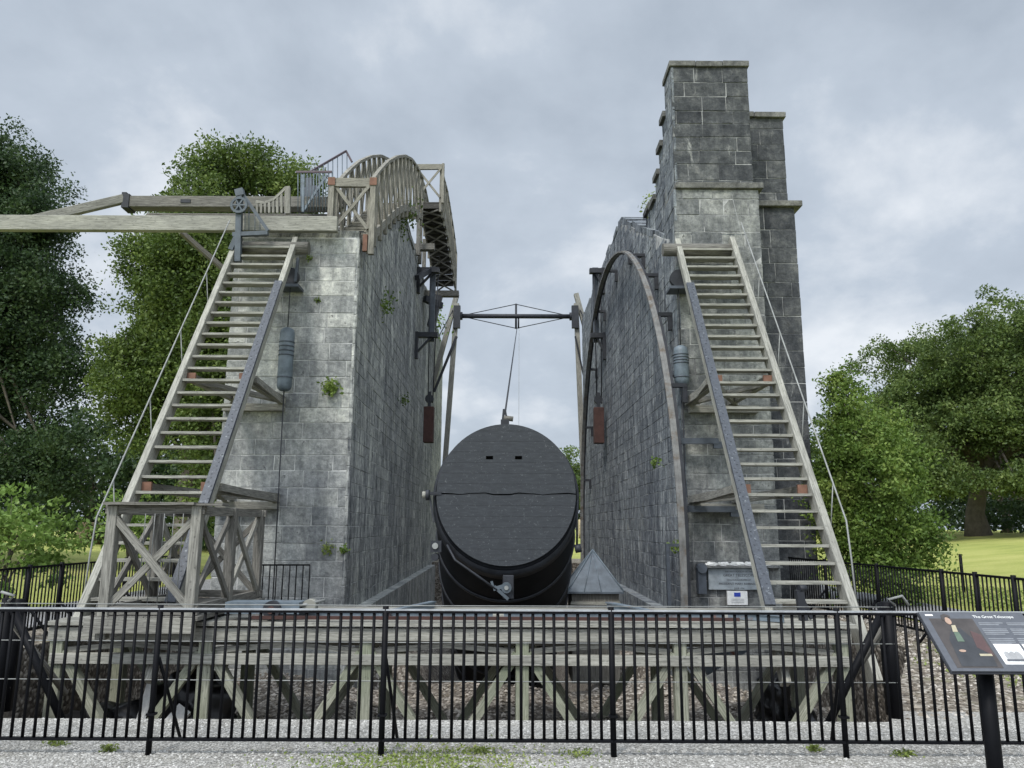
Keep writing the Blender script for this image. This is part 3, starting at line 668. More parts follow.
# ------------------------------------------------------------------ timber trestle in the pit
ts = thing('timber_trestle', 'long greenish timber trestle platform standing in the pit behind the fence', 'platform', (-.8, 11, -1.35))
YA, YBk = 10.6, 12.3
postx = [-5.95, -4.0, -1.9, .15, 2.22, 4.35]
for row, y in enumerate((YA, YBk)):
    for i, x in enumerate(postx):
        mb = MB(); mb.box(x - .085, x + .085, y - .08, y + .08, -1.5, .26); mb.build('post', M['woodgreen'], ts, .008)
        for s_ in (-1, 1):
            xe = x + s_ * .98
            if xe < -6.5 or xe > 4.9: continue
            mb = MB(); mb.bar((x + s_ * .07, y - .01, -.02), (xe, y - .01, -1.38), .11, .13, up=(0, 1, 0)); mb.build('brace', M['woodgreen'], ts)
    mb = MB(); mb.box(-6.05, 4.45, y - .125, y - .005, .14, .30); mb.build('top_beam', M['woodpale'], ts, .006)
    mb = MB(); mb.box(-6.0, 4.4, y - .13, y - .01, -.16, -.03); mb.build('middle_rail', M['woodpale'], ts, .006)
    for i in range(5):
        xa, xb = postx[i], postx[i + 1]; xm = (xa + xb) / 2
        mb = MB(); mb.bar((xa + .1, y + .03, -.0), (xm, y + .03, .08), .09, .07, up=(0, 0, 1)); mb.build('truss_member', M['wood'], ts)
        mb = MB(); mb.bar((xm, y + .03, .08), (xb - .1, y + .03, -.0), .09, .07, up=(0, 0, 1)); mb.build('truss_member', M['wood'], ts)
for x in postx:
    mb = MB(); mb.box(x - .07, x + .07, YA + .085, YBk - .13, .12, .29); mb.build('cross_bearer', M['wooddark'], ts)
# deck boards
yy = YA - .18; k = 0
while yy < YBk + .15:
    mb = MB(); zz = .33 + random.uniform(-.008, .008); wd = .17
    x0, x1 = -6.05 + random.uniform(-.03, .03), 4.5 + random.uniform(-.04, .03)
    mb.box(x0, x1, yy, yy + wd - .012, zz, zz + .045); mb.build('deck_board', M['wood'] if k % 3 else M['woodpale'], ts); yy += wd; k += 1
mb = MB(); mb.box(-3.4, 3.0, YA - .13, YA - .08, .41, .45); mb.build('red_edge_strip', M['rust'], ts)
# pale steel rails on the deck
def rail(label, a, b):
    mb = MB(); a = Vector(a); b = Vector(b); mb.bar(a, b, .05, .07); mb.bar(a + Vector((0, 0, .05)), b + Vector((0, 0, .05)), .10, .02); tag(mb.build('steel_rail', M['steel']), label, 'steel rail', 'pale steel rails on the trestle deck')
rail('long pale steel rail across the trestle deck, left half', (-3.3, 10.95, .42), (-.25, 10.95, .42))
rail('long pale steel rail across the trestle deck, right half', (-.1, 11.0, .42), (2.9, 11.0, .42))
rail('short pale steel rail slanting back from the deck edge, left', (-1.75, 10.7, .425), (-1.2, 12.3, .425))
rail('short pale steel rail slanting back from the deck edge, right', (2.1, 10.7, .425), (1.5, 12.3, .425))
rail('short pale steel rail under the right ladder foot', (3.0, 11.0, .425), (3.6, 10.55, .425))

# rubbish under the trestle
def lump(name, label, c, rad, mat, seed):
    rr = random.Random(seed); bm = bmesh.new(); bmesh.ops.create_icosphere(bm, subdivisions=4, radius=1)
    ph = [rr.uniform(0, 6) for _ in range(6)]
    for v in bm.verts:
        d = v.co.normalized(); k = 1 + .18 * math.sin(5 * d.x + ph[0]) * math.cos(4 * d.y + ph[1]) + .12 * math.sin(11 * d.z + ph[2] + 5 * d.x) + .12 * abs(math.sin(14 * d.x + ph[3] + 9 * d.z)) + .08 * abs(math.sin(23 * d.z + ph[4] - 15 * d.x)) + rr.uniform(-.03, .03)
        v.co = Vector((d.x * rad[0] * k, d.y * rad[1] * k, max(d.z, -.5) * rad[2] * k)) + Vector(c)
    me = bpy.data.meshes.new(name); bm.to_mesh(me); bm.free(); me.materials.append(mat)
    for p in me.polygons: p.use_smooth = True
    o = bpy.data.objects.new(name, me); COL.objects.link(o); return tag(o, label, 'tarpaulin' if 'tarp' in name else 'rock', None)
lump('tarpaulin', 'black crumpled tarpaulin on the pit floor behind the leaning pale board', (-4.6, 11.7, -1.15), (.62, .4, .6), M['tarp'], 1)
lump('tarpaulin', 'black crumpled tarpaulin under the trestle near its left end post', (-5.5, 11.3, -1.3), (.6, .4, .45), M['tarp'], 2)
lump('tarpaulin', 'black crumpled tarpaulin under the right end of the trestle', (4.1, 12.7, -1.2), (.26, .25, .5), M['tarp'], 3)
lump('tarpaulin', 'black low tarpaulin beside the right end post of the trestle', (4.35, 12.1, -1.3), (.2, .2, .28), M['tarp'], 4)
mb = MB(); mb.bar((-5.0, 10.9, -1.25), (-4.85, 11.1, -.2), .26, .03, up=(1, .9, 0)); tag(mb.build('leaning_board', M['white']), 'pale board leaning among black tarpaulins under the trestle', 'board')
mb = MB(); mb.bar((-4.62, 10.95, -1.1), (-4.45, 11.15, -.85), .2, .12, up=(0, 1, 0)); tag(mb.build('tin_box', M['white']), 'small pale box on the black tarpaulin under the trestle', 'box')
mb = MB(); mb.bar((3.0, 12.6, -.5), (3.9, 12.9, -.1), .3, .05, up=(0, 1, 0)); tag(mb.build('metal_sheet', M['steel']), 'grey blue metal sheet leaning under the right of the trestle', 'metal sheet')

# ------------------------------------------------------------------ observing cage on the left
cg = thing('observing_cage', 'open grey timber cage with crossed braces at the foot of the left ladder', 'timber cage', (-4.75, 11.5, .5))
cx0, cx1, cy0, cy1, cz0, cz1 = -5.22, -4.12, 10.25, 12.8, .48, 1.87
for (x, y) in ((cx0, cy0), (cx1, cy0), (cx0, cy1), (cx1, cy1), (cx1, (cy0 + cy1) / 2), (cx0, (cy0 + cy1) / 2)):
    mb = MB(); mb.box(x - .065, x + .065, y - .065, y + .065, cz0 - (.3 if y == cy0 else 0), cz1); mb.build('corner_post', M['wooddark'] if y > 11 else M['wood'], cg, .006)
def xpanel(p, q, z0, z1, parent, th=.05, wd=.085, mat=None, name='brace', up=None):
    p = Vector(p); q = Vector(q); d = (q - p).normalized(); nn = Vector((-d.y, d.x, 0))
    for a, b, s_ in ((z0, z1, 1), (z1, z0, -1)):
        mb = MB(); o_ = nn * th * .5 * s_; mb.bar(Vector((p.x, p.y, a)) + o_, Vector((q.x, q.y, b)) + o_, th, wd, up=Vector((0, 0, 1))); mb.build(name, mat or M['wood'], parent)
xpanel((cx0, cy0, 0), (cx1, cy0, 0), cz0 + .08, cz1 - .12, cg)
ym = (cy0 + cy1) / 2
for x in (cx0, cx1):
    xpanel((x, cy0, 0), (x, ym, 0), cz0 + .08, cz1 - .12, cg, mat=M['wooddark']); xpanel((x, ym, 0), (x, cy1, 0), cz0 + .08, cz1 - .12, cg, mat=M['wood'])
xpanel((cx0, cy1, 0), (cx1, cy1, 0), cz0 + .08, cz1 - .12, cg, mat=M['wooddark'])
for (a, b) in (((cx0 - .1, cy0), (cx1 + .1, cy0)), ((cx0 - .1, cy1), (cx1 + .1, cy1)), ((cx0, cy0), (cx0, cy1)), ((cx1, cy0), (cx1, cy1))):
    for z, nm in ((cz1 - .06, 'top_rail'), (cz0 + .06, 'bottom_rail')):
        if nm == 'top_rail' and a[0] != b[0]: z += .012
        mb = MB(); mb.bar((*a, z), (*b, z), .08, .11); mb.build(nm, M['wooddark'], cg)
for i in range(6):
    x = cx0 - .12 + i * .23; mb = MB(); mb.box(x, x + .215, cy0 - .12, cy1 + .05, cz0 - .06 + random.uniform(0, .01), cz0 - .005); mb.build('floor_board', M['wooddark'], cg)
mb = MB(); mb.box(cx0 - .08, cx1 + .0, cy0 - .16, cy0 + .2, cz1 + .005, cz1 + .04); mb.box(cx1 - .35, cx1 + .35, cy0 - .1, cy0 + .14, cz1 + .0, cz1 + .03); mb.build('rail_board', M['wooddark'], cg)
mb = MB(); mb.box(cx0 - .15, cx1 + .12, cy0 - .2, cy0 - .13, cz0 - .2, cz0 - .02); mb.build('fascia', M['wood'], cg)
# thin wires inside cage
mb = MB()
for i in range(5): mb.tube([(cx0 + .18 + .13 * i, cy0 + .5, cz0), (cx0 + .18 + .13 * i, cy0 + .5, cz1)], .006, 5)
mb.build('wire_mesh', M['galv'], cg)

# steel trolley next to the cage
tr = thing('steel_trolley', 'pale steel channel with a roller wheel on the deck beside the cage', 'trolley', (-3.4, 10.7, .5))
mb = MB(); a = at(230, 600, 10.75); b = at(303, 599, 10.75); a.z = b.z = .60; mb.bar(a, b, .35, .03); mb.bar(a + Vector((0, -.16, -.06)), b + Vector((0, -.16, -.06)), .02, .15); mb.bar(a + Vector((0, .16, -.06)), b + Vector((0, .16, -.06)), .02, .15); mb.build('channel', M['steel'], tr)
mb = MB(); c = at(271, 610, 10.5); mb.tube([c, c + Vector((0, .1, 0))], .115, 20); wh = mb.build('roller_wheel', M['iron'], tr)
mb = MB(); mb.tube([c - Vector((0, .03, 0)), c + Vector((0, .02, 0))], .05, 14); mb.build('hub', M['rust'], wh)
mb = MB(); mb.tube([at(285, 609, 10.6), at(325, 600, 10.9)], .02, 6); mb.build('handle', M['galv'], tr)
mb = MB(); mb.tube([b + Vector((.08, 0, -.05)), b + Vector((.08, .2, -.05))], .09, 12); mb.build('end_roller', M['woodpale'], tr)

# ------------------------------------------------------------------ telescope tube
tt = thing('telescope_tube', 'huge black barrel shaped telescope tube slanting down between the walls', 'telescope', (-.09, 13, 2.1))
TC = Vector((-.09, 13.0, 2.14)); SL = R(25); axis = Vector((-.01, math.cos(SL), -math.sin(SL))).normalized()
def ringpts(sdist, rad, n=64):
    tilt = SL * min(1, sdist / 1.6); c = TC + axis * sdist; out = []
    for j in range(n):
        a = 2 * math.pi * j / n; out.append(c + Vector((math.cos(a) * rad, math.sin(a) * math.sin(tilt) * rad, math.sin(a) * math.cos(tilt) * rad)))
    return out
def loft(spec, name, mat, parent, cap0=False, n=64, inner=None):
    mb = MB()
    for k, (s_, r_) in enumerate(spec):
        mb.v += ringpts(s_, r_, n)
        if k:
            for j in range(n):
                q = (j + 1) % n; a0 = (k - 1) * n; a1 = k * n; mb.quad((a0 + j, a0 + q, a1 + q, a1 + j), [(s_, j), (s_, j + 1), (s_ + 1, j + 1), (s_ + 1, j)], True)
    e_ = (len(spec) - 1) * n; mb.quad(tuple(e_ + j for j in range(n)), [(0, 0)] * n)
    if cap0: mb.quad(tuple(range(n)), [(0, 0)] * n)
    return mb.build(name, mat, parent, fixn=True)
def rad_at(s_): return 1.19 + .15 * math.sin(math.pi * min(1, s_ / 12))
body = loft([(.06, 1.19)] + [(s_, rad_at(s_)) for s_ in (.4, .9, 1.6, 2.5, 3.5, 5, 6.5, 8, 9.5, 11, 12)], 'body', M['tube'], tt, True)
loft([(.10, 1.19), (.12, 1.235), (.34, 1.245), (.36, 1.2)], 'mouth_hoop', M['iron'], tt)
for s_ in (1.5, 2.9, 4.4, 6, 7.6, 9.2, 10.8):
    r_ = rad_at(s_); loft([(s_, r_ - .01), (s_ + .01, r_ + .028), (s_ + .09, r_ + .028), (s_ + .10, r_ - .01)], 'hoop', M['iron'], body)
# two cover boards
for lower in (0, 1):
    mb = MB(); n = 40; poly = []
    r_ = 1.165
    for j in range(n + 1):
        a = math.pi * j / n + (math.pi if lower else 0); poly.append((TC.x + r_ * math.cos(a), TC.z + .02 + r_ * math.sin(a) + (-.012 if lower else .010)))
    rr = random.Random(5); edge = []
    xs = np.linspace(TC.x - r_ * (1 if not lower else -1), TC.x + r_ * (1 if not lower else -1), 18)[1:-1]
    for x in xs: edge.append((float(x), TC.z + .02 + (-.012 if lower else .008) + .014 * math.sin(x * 9) + .010 * math.sin(x * 23) + (.006 * math.sin(x * 51) if lower else 0)))
    poly += edge
    y0 = TC.y - .02 - (.018 if lower else 0)
    o = mb.prism(poly, y0, y0 + .05, 'y').build('lower_cover' if lower else 'upper_cover', M['cover'], tt, fixn=True)
    if not lower: up = o
for px in (489.5, 518.5):
    c = at(px, 457.5, 12.97); mb = MB(); mb.box(c.x - .058, c.x + .058, 12.972, 12.979, c.z - .026, c.z + .026); mb.build('vent_slot', M['void'], tt)
c = at(505, 419, 13.1)
pb = MB(); pb.box(c.x - .07, c.x + .07, c.y - .1, c.y + .12, c.z - .12, c.z - .02); pb.bar(c + Vector((-.04, 0, -.05)), c + Vector((-.02, 0, .17)), .04, .06); pb.bar(c + Vector((.04, 0, -.05)), c + Vector((0, 0, .17)), .03, .06); pb.build('shackle', M['iron'], tt)
mb = MB(); mb.tube([c + Vector((-.02, 0, .02)), c + Vector((.14, 0, .0))], .045, 10); mb.build('shackle_pin', M['wooddark'], tt)
# bottom bracket with roller, arms and side fittings
c = at(504, 586, 12.86); mb = MB(); mb.box(c.x - .02, c.x + .16, c.y - .05, c.y + .1, c.z - .2, c.z + .17); mb.build('bottom_bracket', M['iron'], tt, .01)
mb = MB(); mb.tube([c + Vector((.04, -.12, -.02)), c + Vector((.04, -.04, -.02))], .085, 16); q = mb.build('roller', M['hoist'], tt)
mb = MB(); mb.tube([c + Vector((.04, -.14, -.02)), c + Vector((.04, -.115, -.02))], .035, 12); mb.build('roller_hub', M['galv'], q)
mb = MB(); mb.bar(c + Vector((-.02, -.1, 0)), c + Vector((-.17, -.1, -.04)), .04, .06); mb.bar(c + Vector((-.16, -.1, .0)), c + Vector((.07, -.1, -.2)), .03, .05); mb.bar(c + Vector((-.17, -.1, -.02)), c + Vector((-.2, -.1, .08)), .03, .04); mb.build('lever', M['hoist'], tt)
mb = MB(); pts = [at(447, 545, 12.9), at(455, 560, 12.8), at(472, 572, 12.75), at(497, 590, 12.75)]; mb.tube(pts, .02, 6); mb.build('bottom_rod', M['iron'], tt)
c = at(426, 495, 13.0)
mb = MB(); mb.tube([c + Vector((-.06, 0, 0)), c + Vector((.02, 0, 0))], .06, 14); mb.build('side_knob', M['woodpale'], tt)
mb = MB(); mb.tube([c + Vector((.0, 0, 0)), c + Vector((.06, 0, 0))], .09, 14); mb.box(c.x, c.x + .26, c.y - .05, c.y + .05, c.z + .0, c.z + .05); mb.bar(c + Vector((.06, 0, -.02)), at(434, 522, 12.95), .03, .04); mb.build('side_arm', M['iron'], tt)
c = at(437, 547, 12.95); mb = MB(); mb.box(c.x - .1, c.x + .08, c.y - .1, c.y + .1, c.z - .08, c.z + .1); mb.tube([c + Vector((-.02, -.14, -.16)), c + Vector((-.02, .1, -.16))], .06, 12); mb.build('side_block', M['iron'], tt)
mb = MB(); mb.tube([c + Vector((-.02, -.13, .02)), c + Vector((-.02, -.1, .02))], .05, 12); mb.build('side_pulley', M['galv'], tt)
c = at(575, 549, 13.1); mb = MB(); mb.tube([c, c + Vector((.1, 0, .02))], .07, 12); mb.tube([at(577, 545, 13.1), at(577, 500, 13.1)], .02, 6); mb.build('right_side_fitting', M['iron'], tt)

# slate hut
ht = thing('slate_hut', 'small grey pyramid roofed hut beside the telescope tube', 'hut', (1.75, 17.4, -1))
hx0, hx1, hy0, hy1, he, ha = 1.3, 2.3, 17.0, 18.2, .27, 1.12
ax, ay = 1.82, 17.6
mb = MB(); b4 = [(hx0 - .1, hy0 - .1), (hx1 + .1, hy0 - .1), (hx1 + .1, hy1 + .1), (hx0 - .1, hy1 + .1)]
mb.v = [Vector((x, y, he)) for x, y in b4] + [Vector((ax, ay, ha))] + [Vector((x, y, he - .04)) for x, y in b4]
for i in range(4): j = (i + 1) % 4; mb.quad((i, j, 4), [(0, 0), (1, 0), (.5, 1)]); mb.quad((5 + i, 5 + j, j, i), [(0, 0)] * 4)
mb.quad((8, 7, 6, 5), [(0, 0)] * 4); rf = mb.build('roof', M['slate'], ht, fixn=True)
mb = MB()
for i in range(4): mb.tube([Vector((*b4[i], he + .01)), Vector((ax, ay, ha + .01))], .018, 6)
for k in (.3, .6): mb.tube([Vector((b4[0][0] + (b4[1][0] - b4[0][0]) * k, b4[0][1], he + .01)), Vector((ax, ay, ha + .01))], .01, 5)
mb.build('roof_ridge', M['steel'], rf)
mb = MB(); mb.box(hx0, hx1, hy0, hy1, -1.6, he - .05); mb.build('wall', M['wooddark'], ht)
mb = MB(); mb.box(hx0 - .03, hx1 + .03, hy0 - .04, hy0 - .003, .0, .06); mb.build('batten', M['woodpale'], ht)

# ------------------------------------------------------------------ iron arc rail on the right wall
ar = thing('arc_rail', 'tall curved iron guide rail standing off the inner face of the right wall', 'guide rail', (3.25, 24, 0))
CYA, CZA, RA = 24.0, .9, 9.1
def arc(a, x, r_=RA): y = CYA - math.cos(a) * r_; return Vector((x + shx(y), y, CZA + math.sin(a) * r_ * (1.0 + .03 * math.cos(a) * -1)))
for nm, xx, mt in (('flange', 3.2, 'arcface'), ('web', 3.26, 'arcface'), ('flange', 3.32, 'iron')):
    mb = MB(); P = [arc(-.12 + (math.pi + .2) * i / 60, xx) for i in range(61)]
    for i in range(60): mb.bar(P[i], P[i + 1] + (P[i + 1] - P[i]) * .03, .05 if nm == 'flange' else .07, .065 if nm == 'flange' else .06, up=(1, 0, 0) if nm == 'web' else (1, 0, .001))
    mb.build(nm, M[mt], ar)
for i, a in enumerate((.42, .66, .87, 1.08, 1.32, 1.62, 1.95, 2.3, 2.6, 2.85)):
    p = arc(a, 3.3); mb = MB(); mb.box(p.x, XR + shx(p.y) - .0, p.y - .06, p.y + .06, p.z - .03, p.z + .05); mb.box(XR + shx(p.y) - .1, XR + shx(p.y) - .0, p.y - .05, p.y + .05, p.z - .35, p.z + .04); mb.build('bracket', M['iron'], ar)
# vertical iron angle beside it at the wall corner
mb = MB(); mb.box(3.5, 3.57, 16.0, 16.1, -.5, 2.1); mb.box(3.15, 3.22, 16.0, 16.1, -.5, 1.3); mb.box(3.16, 3.56, 16.02, 16.08, 1.24, 1.3); tag(mb.build('corner_frame', M['steeldark']), 'narrow dark steel frame at the right wall corner beside the arc rail foot', 'iron frame')

# rusty weights hanging on chains, with wall brackets
def hanging_weight(label, x, s_):
    y = 27.6; top = 11.2; t = thing('hanging_weight', label, 'counterweight', (x, y, 4.7), 'rusty box weights hanging by the inner walls')
    mb = MB(); mb.box(x - .18, x + .18, y - .18, y + .18, 4.6, 5.9); mb.build('weight', M['rust'], t, .015)
    mb = MB(); mb.tube([(x - .05, y, 6.05), (x - .08, y, top)], .022, 6); mb.tube([(x + .12, y, 6.05), (x + .2, y + .2, top)], .02, 6); mb.build('chain', M['iron'], t)
    mb = MB(); mb.tube([(x, y - .07, 6.2), (x, y + .07, 6.2)], .16, 14); mb.box(x - .06, x + .06, y - .09, y + .09, 5.9, 6.45); mb.build('pulley_block', M['iron'], t)
    xw = (XL if s_ < 0 else XR) + shx(y)
    for z in (8.6, 11.1):
        mb = MB(); mb.box(min(xw, x - s_ * .25), max(xw, x - s_ * .25), y - .12, y + .12, z - .1, z + .08); mb.bar((xw, y, z - .75), (x, y, z - .1), .08, .08); mb.box(min(xw, xw - s_ * .12), max(xw, xw - s_ * .12), y - .12, y + .12, z - .9, z + .1); mb.build('wall_bracket', M['iron'], t)
    mb = MB(); mb.box(x - .12, x + .1, y + .18, y + .3, 8.4, 11.3); mb.build('guide_post', M['steeldark'], t)
hanging_weight('rusty box weight hanging beside the left wall, right of the gallery end', -3.0, -1)
hanging_weight('rusty box weight hanging beside the right wall, left of the arc rail', 3.14, 1)

# ------------------------------------------------------------------ hoist crossbar between leaning timber masts
YH = 35.8
hp = thing('hoist_crossbar', 'thin iron crossbar trussed with wires high between the walls', 'crossbar', at(516, 316, YH))
a = at(460, 316, YH); b = at(572, 316, YH); b.z = a.z
mb = MB(); mb.tube([a, b], .11, 10); mb.build('bar', M['iron'], hp)
c = (a + b) / 2
mb = MB(); mb.tube([c + Vector((0, 0, -.62)), c + Vector((0, 0, .62))], .05, 8); mb.tube([c + Vector((.12, 0, -.6)), c + Vector((.12, 0, .1))], .04, 8); mb.build('strut', M['iron'], hp)
for s_ in (1, -1):
    for q in (a, b): mb = MB(); mb.tube([q, c + Vector((0, 0, .6 * s_))], .022, 5); mb.build('wire', M['iron'], hp)
for q in (a, b): mb = MB(); mb.tube([q + Vector((-.12, 0, 0)), q + Vector((.12, 0, 0))], .2, 12); mb.build('collar', M['iron'], hp)
mb = MB(); mb.tube([c + Vector((.05, 0, -.6)), at(505, 414, 13.1) ], .018, 5); tag(mb.build('hoist_cable', M['iron']), 'thin cable from the high crossbar down to the top of the telescope tube', 'cable')
mb = MB(); mb.tube([c + Vector((.15, 0, -.6)), Vector((c.x + .15, YH, -3))], .008, 5); tag(mb.build('plumb_wire', M['galv']), 'faint plumb wire hanging straight down from the high crossbar', 'wire')
def mast(label, s_, ap, legs, cl):
    t = thing('leaning_mast', label, 'mast', (*at(legs[0][0], legs[0][1], YH).xy, 0), 'timber masts holding the crossbar')
    for i, (qx, qy) in enumerate(legs):
        mb = MB(); A = at(ap[0] - s_ * 2 * 0, ap[1] + i * 10, YH); B = at(qx, qy, YH - (.3 if i else 0)); mb.bar(A, B, .22, .3, up=(0, 1, 0)); mb.build('mast_timber', M['wood'], t)
    mb = MB(); q = at(*cl, YH - .25); mb.box(q.x - .16, q.x + .16, q.y - .1, q.y + .1, q.z - .6, q.z + .5); mb.build('bearing_plate', M['iron'], t)
    mb = MB(); mb.bar(at(*cl, YH - .3) + Vector((0, 0, -1)), at(legs[0][0] + s_ * -3, 392, YH - .3), .07, .12); mb.build('iron_stay', M['iron'], t)
    for k in range(1):
        mb = MB(); A = at(*ap, YH); mb.tube([at(ap[0] - s_ * -3, ap[1] + 14, YH), at(ap[0] + s_ * 18, ap[1] + 42, 34)], .025, 5); mb.build('wire_stay', M['iron'], t)
mast('left leaning timber mast at the far end of the left wall', -1, (457, 294), ((431, 392), (443, 490)), (457, 316))
mast('right leaning timber mast at the far end of the right wall', 1, (576, 294), ((590, 345), (584, 492)), (575, 316))

# ------------------------------------------------------------------ cantilever beams over the left wall
def beam(name, label, a, b, wd, h, mat, group='timber beams over the left wall'):
    mb = MB(); mb.bar(a, b, wd, h); o = mb.build(name, mat, None, .01); tag(o, label, 'beam', group); return o
A = at(-60, 221, 15.9); B = at(338, 221, 15.9); A.z = B.z = 8.10
beam('timber_beam', 'long lowest timber beam lying across the left wall top and out of the left edge', A, B, .17, .335, M['woodpale'])
A = at(127, 198, 17.1); B = at(345, 200, 17.1); A.z = B.z = 9.1
o = beam('timber_beam', 'upper timber beam with iron strapped end behind the lowest beam', A, B, .3, .27, M['wooddark'])
mb = MB(); mb.box(A.x - .03, A.x + .14, A.y - .18, A.y + .18, A.z - .17, A.z + .17); mb.box(A.x - .06, A.x + .05, A.y - .14, A.y + .14, A.z + .17, A.z + .23); o2 = mb.build('end_strap', M['iron'], None); o2.parent = o
mb = MB(); mb.box(A.x + 1.35, A.x + 1.58, A.y - .17, A.y - .145, A.z - .04, A.z + .04); o2 = mb.build('cleat', M['iron'], None); o2.parent = o
A = at(150, 207, 17.8); B = at(345, 208, 17.8); A.z = B.z = 9.0
beam('timber_beam', 'dark timber beam half hidden between the upper and lowest beams', A, B, .3, .2, M['wooddark'])
beam('timber_brace', 'pale slanting timber joining the lowest beam to the strapped beam end', at(30, 221, 16.2), at(124, 199, 17.0), .16, .2, M['wood'])
beam('timber_brace', 'dark thin strut slanting from under the long beam to the left ladder', at(181, 232, 16.3), at(228, 273, 16.9), .12, .11, M['wooddark'])
mb = MB()
P0 = at(243, 228, 15.6)
# iron hoist frame above left ladder
hf = thing('iron_hoist', 'grey blue iron hoist frame with pulley wheel above the left ladder', 'hoist', (P0.x, 15.6, 8.0))
def ip(px, py, Y=15.55): return at(px, py, Y)
mb = MB(); mb.bar(ip(238, 262), ip(240, 190), .12, .12); mb.bar(ip(240, 190), ip(268, 231), .05, .07); mb.bar(ip(233, 235), ip(268, 233), .1, .09); mb.bar(ip(238, 234), ip(231, 250), .1, .1); mb.bar(ip(236, 194), ip(244, 192), .14, .16); mb.build('frame', M['hoist'], hf)
mb = MB()
c = ip(239, 205, 15.45); n = 22
for i in range(n):
    a0, a1 = 2 * math.pi * i / n, 2 * math.pi * (i + 1) / n
    mb.bar(c + Vector((math.cos(a0) * .16, 0, math.sin(a0) * .16)), c + Vector((math.cos(a1) * .16, 0, math.sin(a1) * .16)), .05, .035, up=(0, 1, 0))
for i in range(3):
    a0 = math.pi * i / 3; mb.bar(c - Vector((math.cos(a0) * .15, 0, math.sin(a0) * .15)), c + Vector((math.cos(a0) * .15, 0, math.sin(a0) * .15)), .03, .03, up=(0, 1, 0))
mb.build('pulley_wheel', M['hoist'], hf)
for px in (245, 249, 255, 260): mb = MB(); mb.tube([ip(px, 205 + (px - 245)), ip(px, 233)], .01, 5); mb.build('rod', M['hoist'], hf)

# baluster fence on beam + mesh railing
bf = thing('baluster_rail', 'low timber baluster rail with a dipping handrail on the long beam', 'railing', at(270, 214, 15.95))
pts = [at(256, 202, 15.95), at(265, 203, 15.95), at(273, 200, 15.95), at(280, 194, 15.95), at(286, 188, 15.95)]
mb = MB()
for i in range(4): mb.bar(pts[i], pts[i + 1], .05, .06)
mb.build('handrail', M['wood'], bf)
for i in range(8):
    px = 257 + i * 4.1; py = np.interp(px, [256, 265, 273, 280, 286], [202, 203, 200, 194, 188]); mb = MB(); mb.bar(at(px, py, 15.95), at(px, 213, 15.95), .045, .045); mb.build('baluster', M['wood'], bf)
mb = MB(); mb.bar(at(288, 187, 15.95), at(288, 214, 15.95), .1, .1); mb.build('end_post', M['wood'], bf)
mr = thing('metal_railing', 'grey metal railing of thin upright bars rising beside the first gallery', 'railing', at(315, 212, 17))
top = [(298, 172), (333, 172)]
mb = MB(); mb.bar(at(296, 172, 16.6), at(332, 172, 16.6), .04, .05); mb.bar(at(310, 172, 16.6), at(346, 151, 18.2), .04, .05); mb.bar(at(346, 151, 18.2), at(352, 162, 18.2), .05, .05); mb.build('top_rail', M['plum'], mr)
for i in range(12):
    px = 298 + i * 3.1; mb = MB(); mb.tube([at(px, 172, 16.6), at(px, 211, 16.6)], .011, 5); mb.build('upright', M['steel'], mr)
for i in range(8):
    t_ = i / 7; px = 314 + 33 * t_; Y = 16.7 + 1.5 * t_; mb = MB(); mb.tube([at(px, 170 - 18.5 * t_, Y), at(px, 205, Y)], .011, 5); mb.build('upright', M['steel'], mr)
mb = MB(); mb.box(*sorted((at(296, 0, 16.6).x, at(332, 0, 16.6).x)), 16.58, 16.62, 8.52, 8.57); mb.bar(at(303, 175, 16.62), at(303, 212, 16.62), .05, .05); mb.bar(at(327, 175, 16.62), at(304, 210, 16.62), .04, .05); mb.build('frame', M['steel'], mr)
mb = MB()
for (px, py, qx, qy) in ((304, 188, 304, 212), (309, 178, 309, 212), (315, 186, 315, 212)): mb.bar(at(px, py, 17.3), at(qx, qy, 17.3), .16, .06, up=(0, 1, 0))
tag(mb.build('steel_stand', M['steeldark']), 'dark steel stand behind the thin barred railing', 'steel stand')

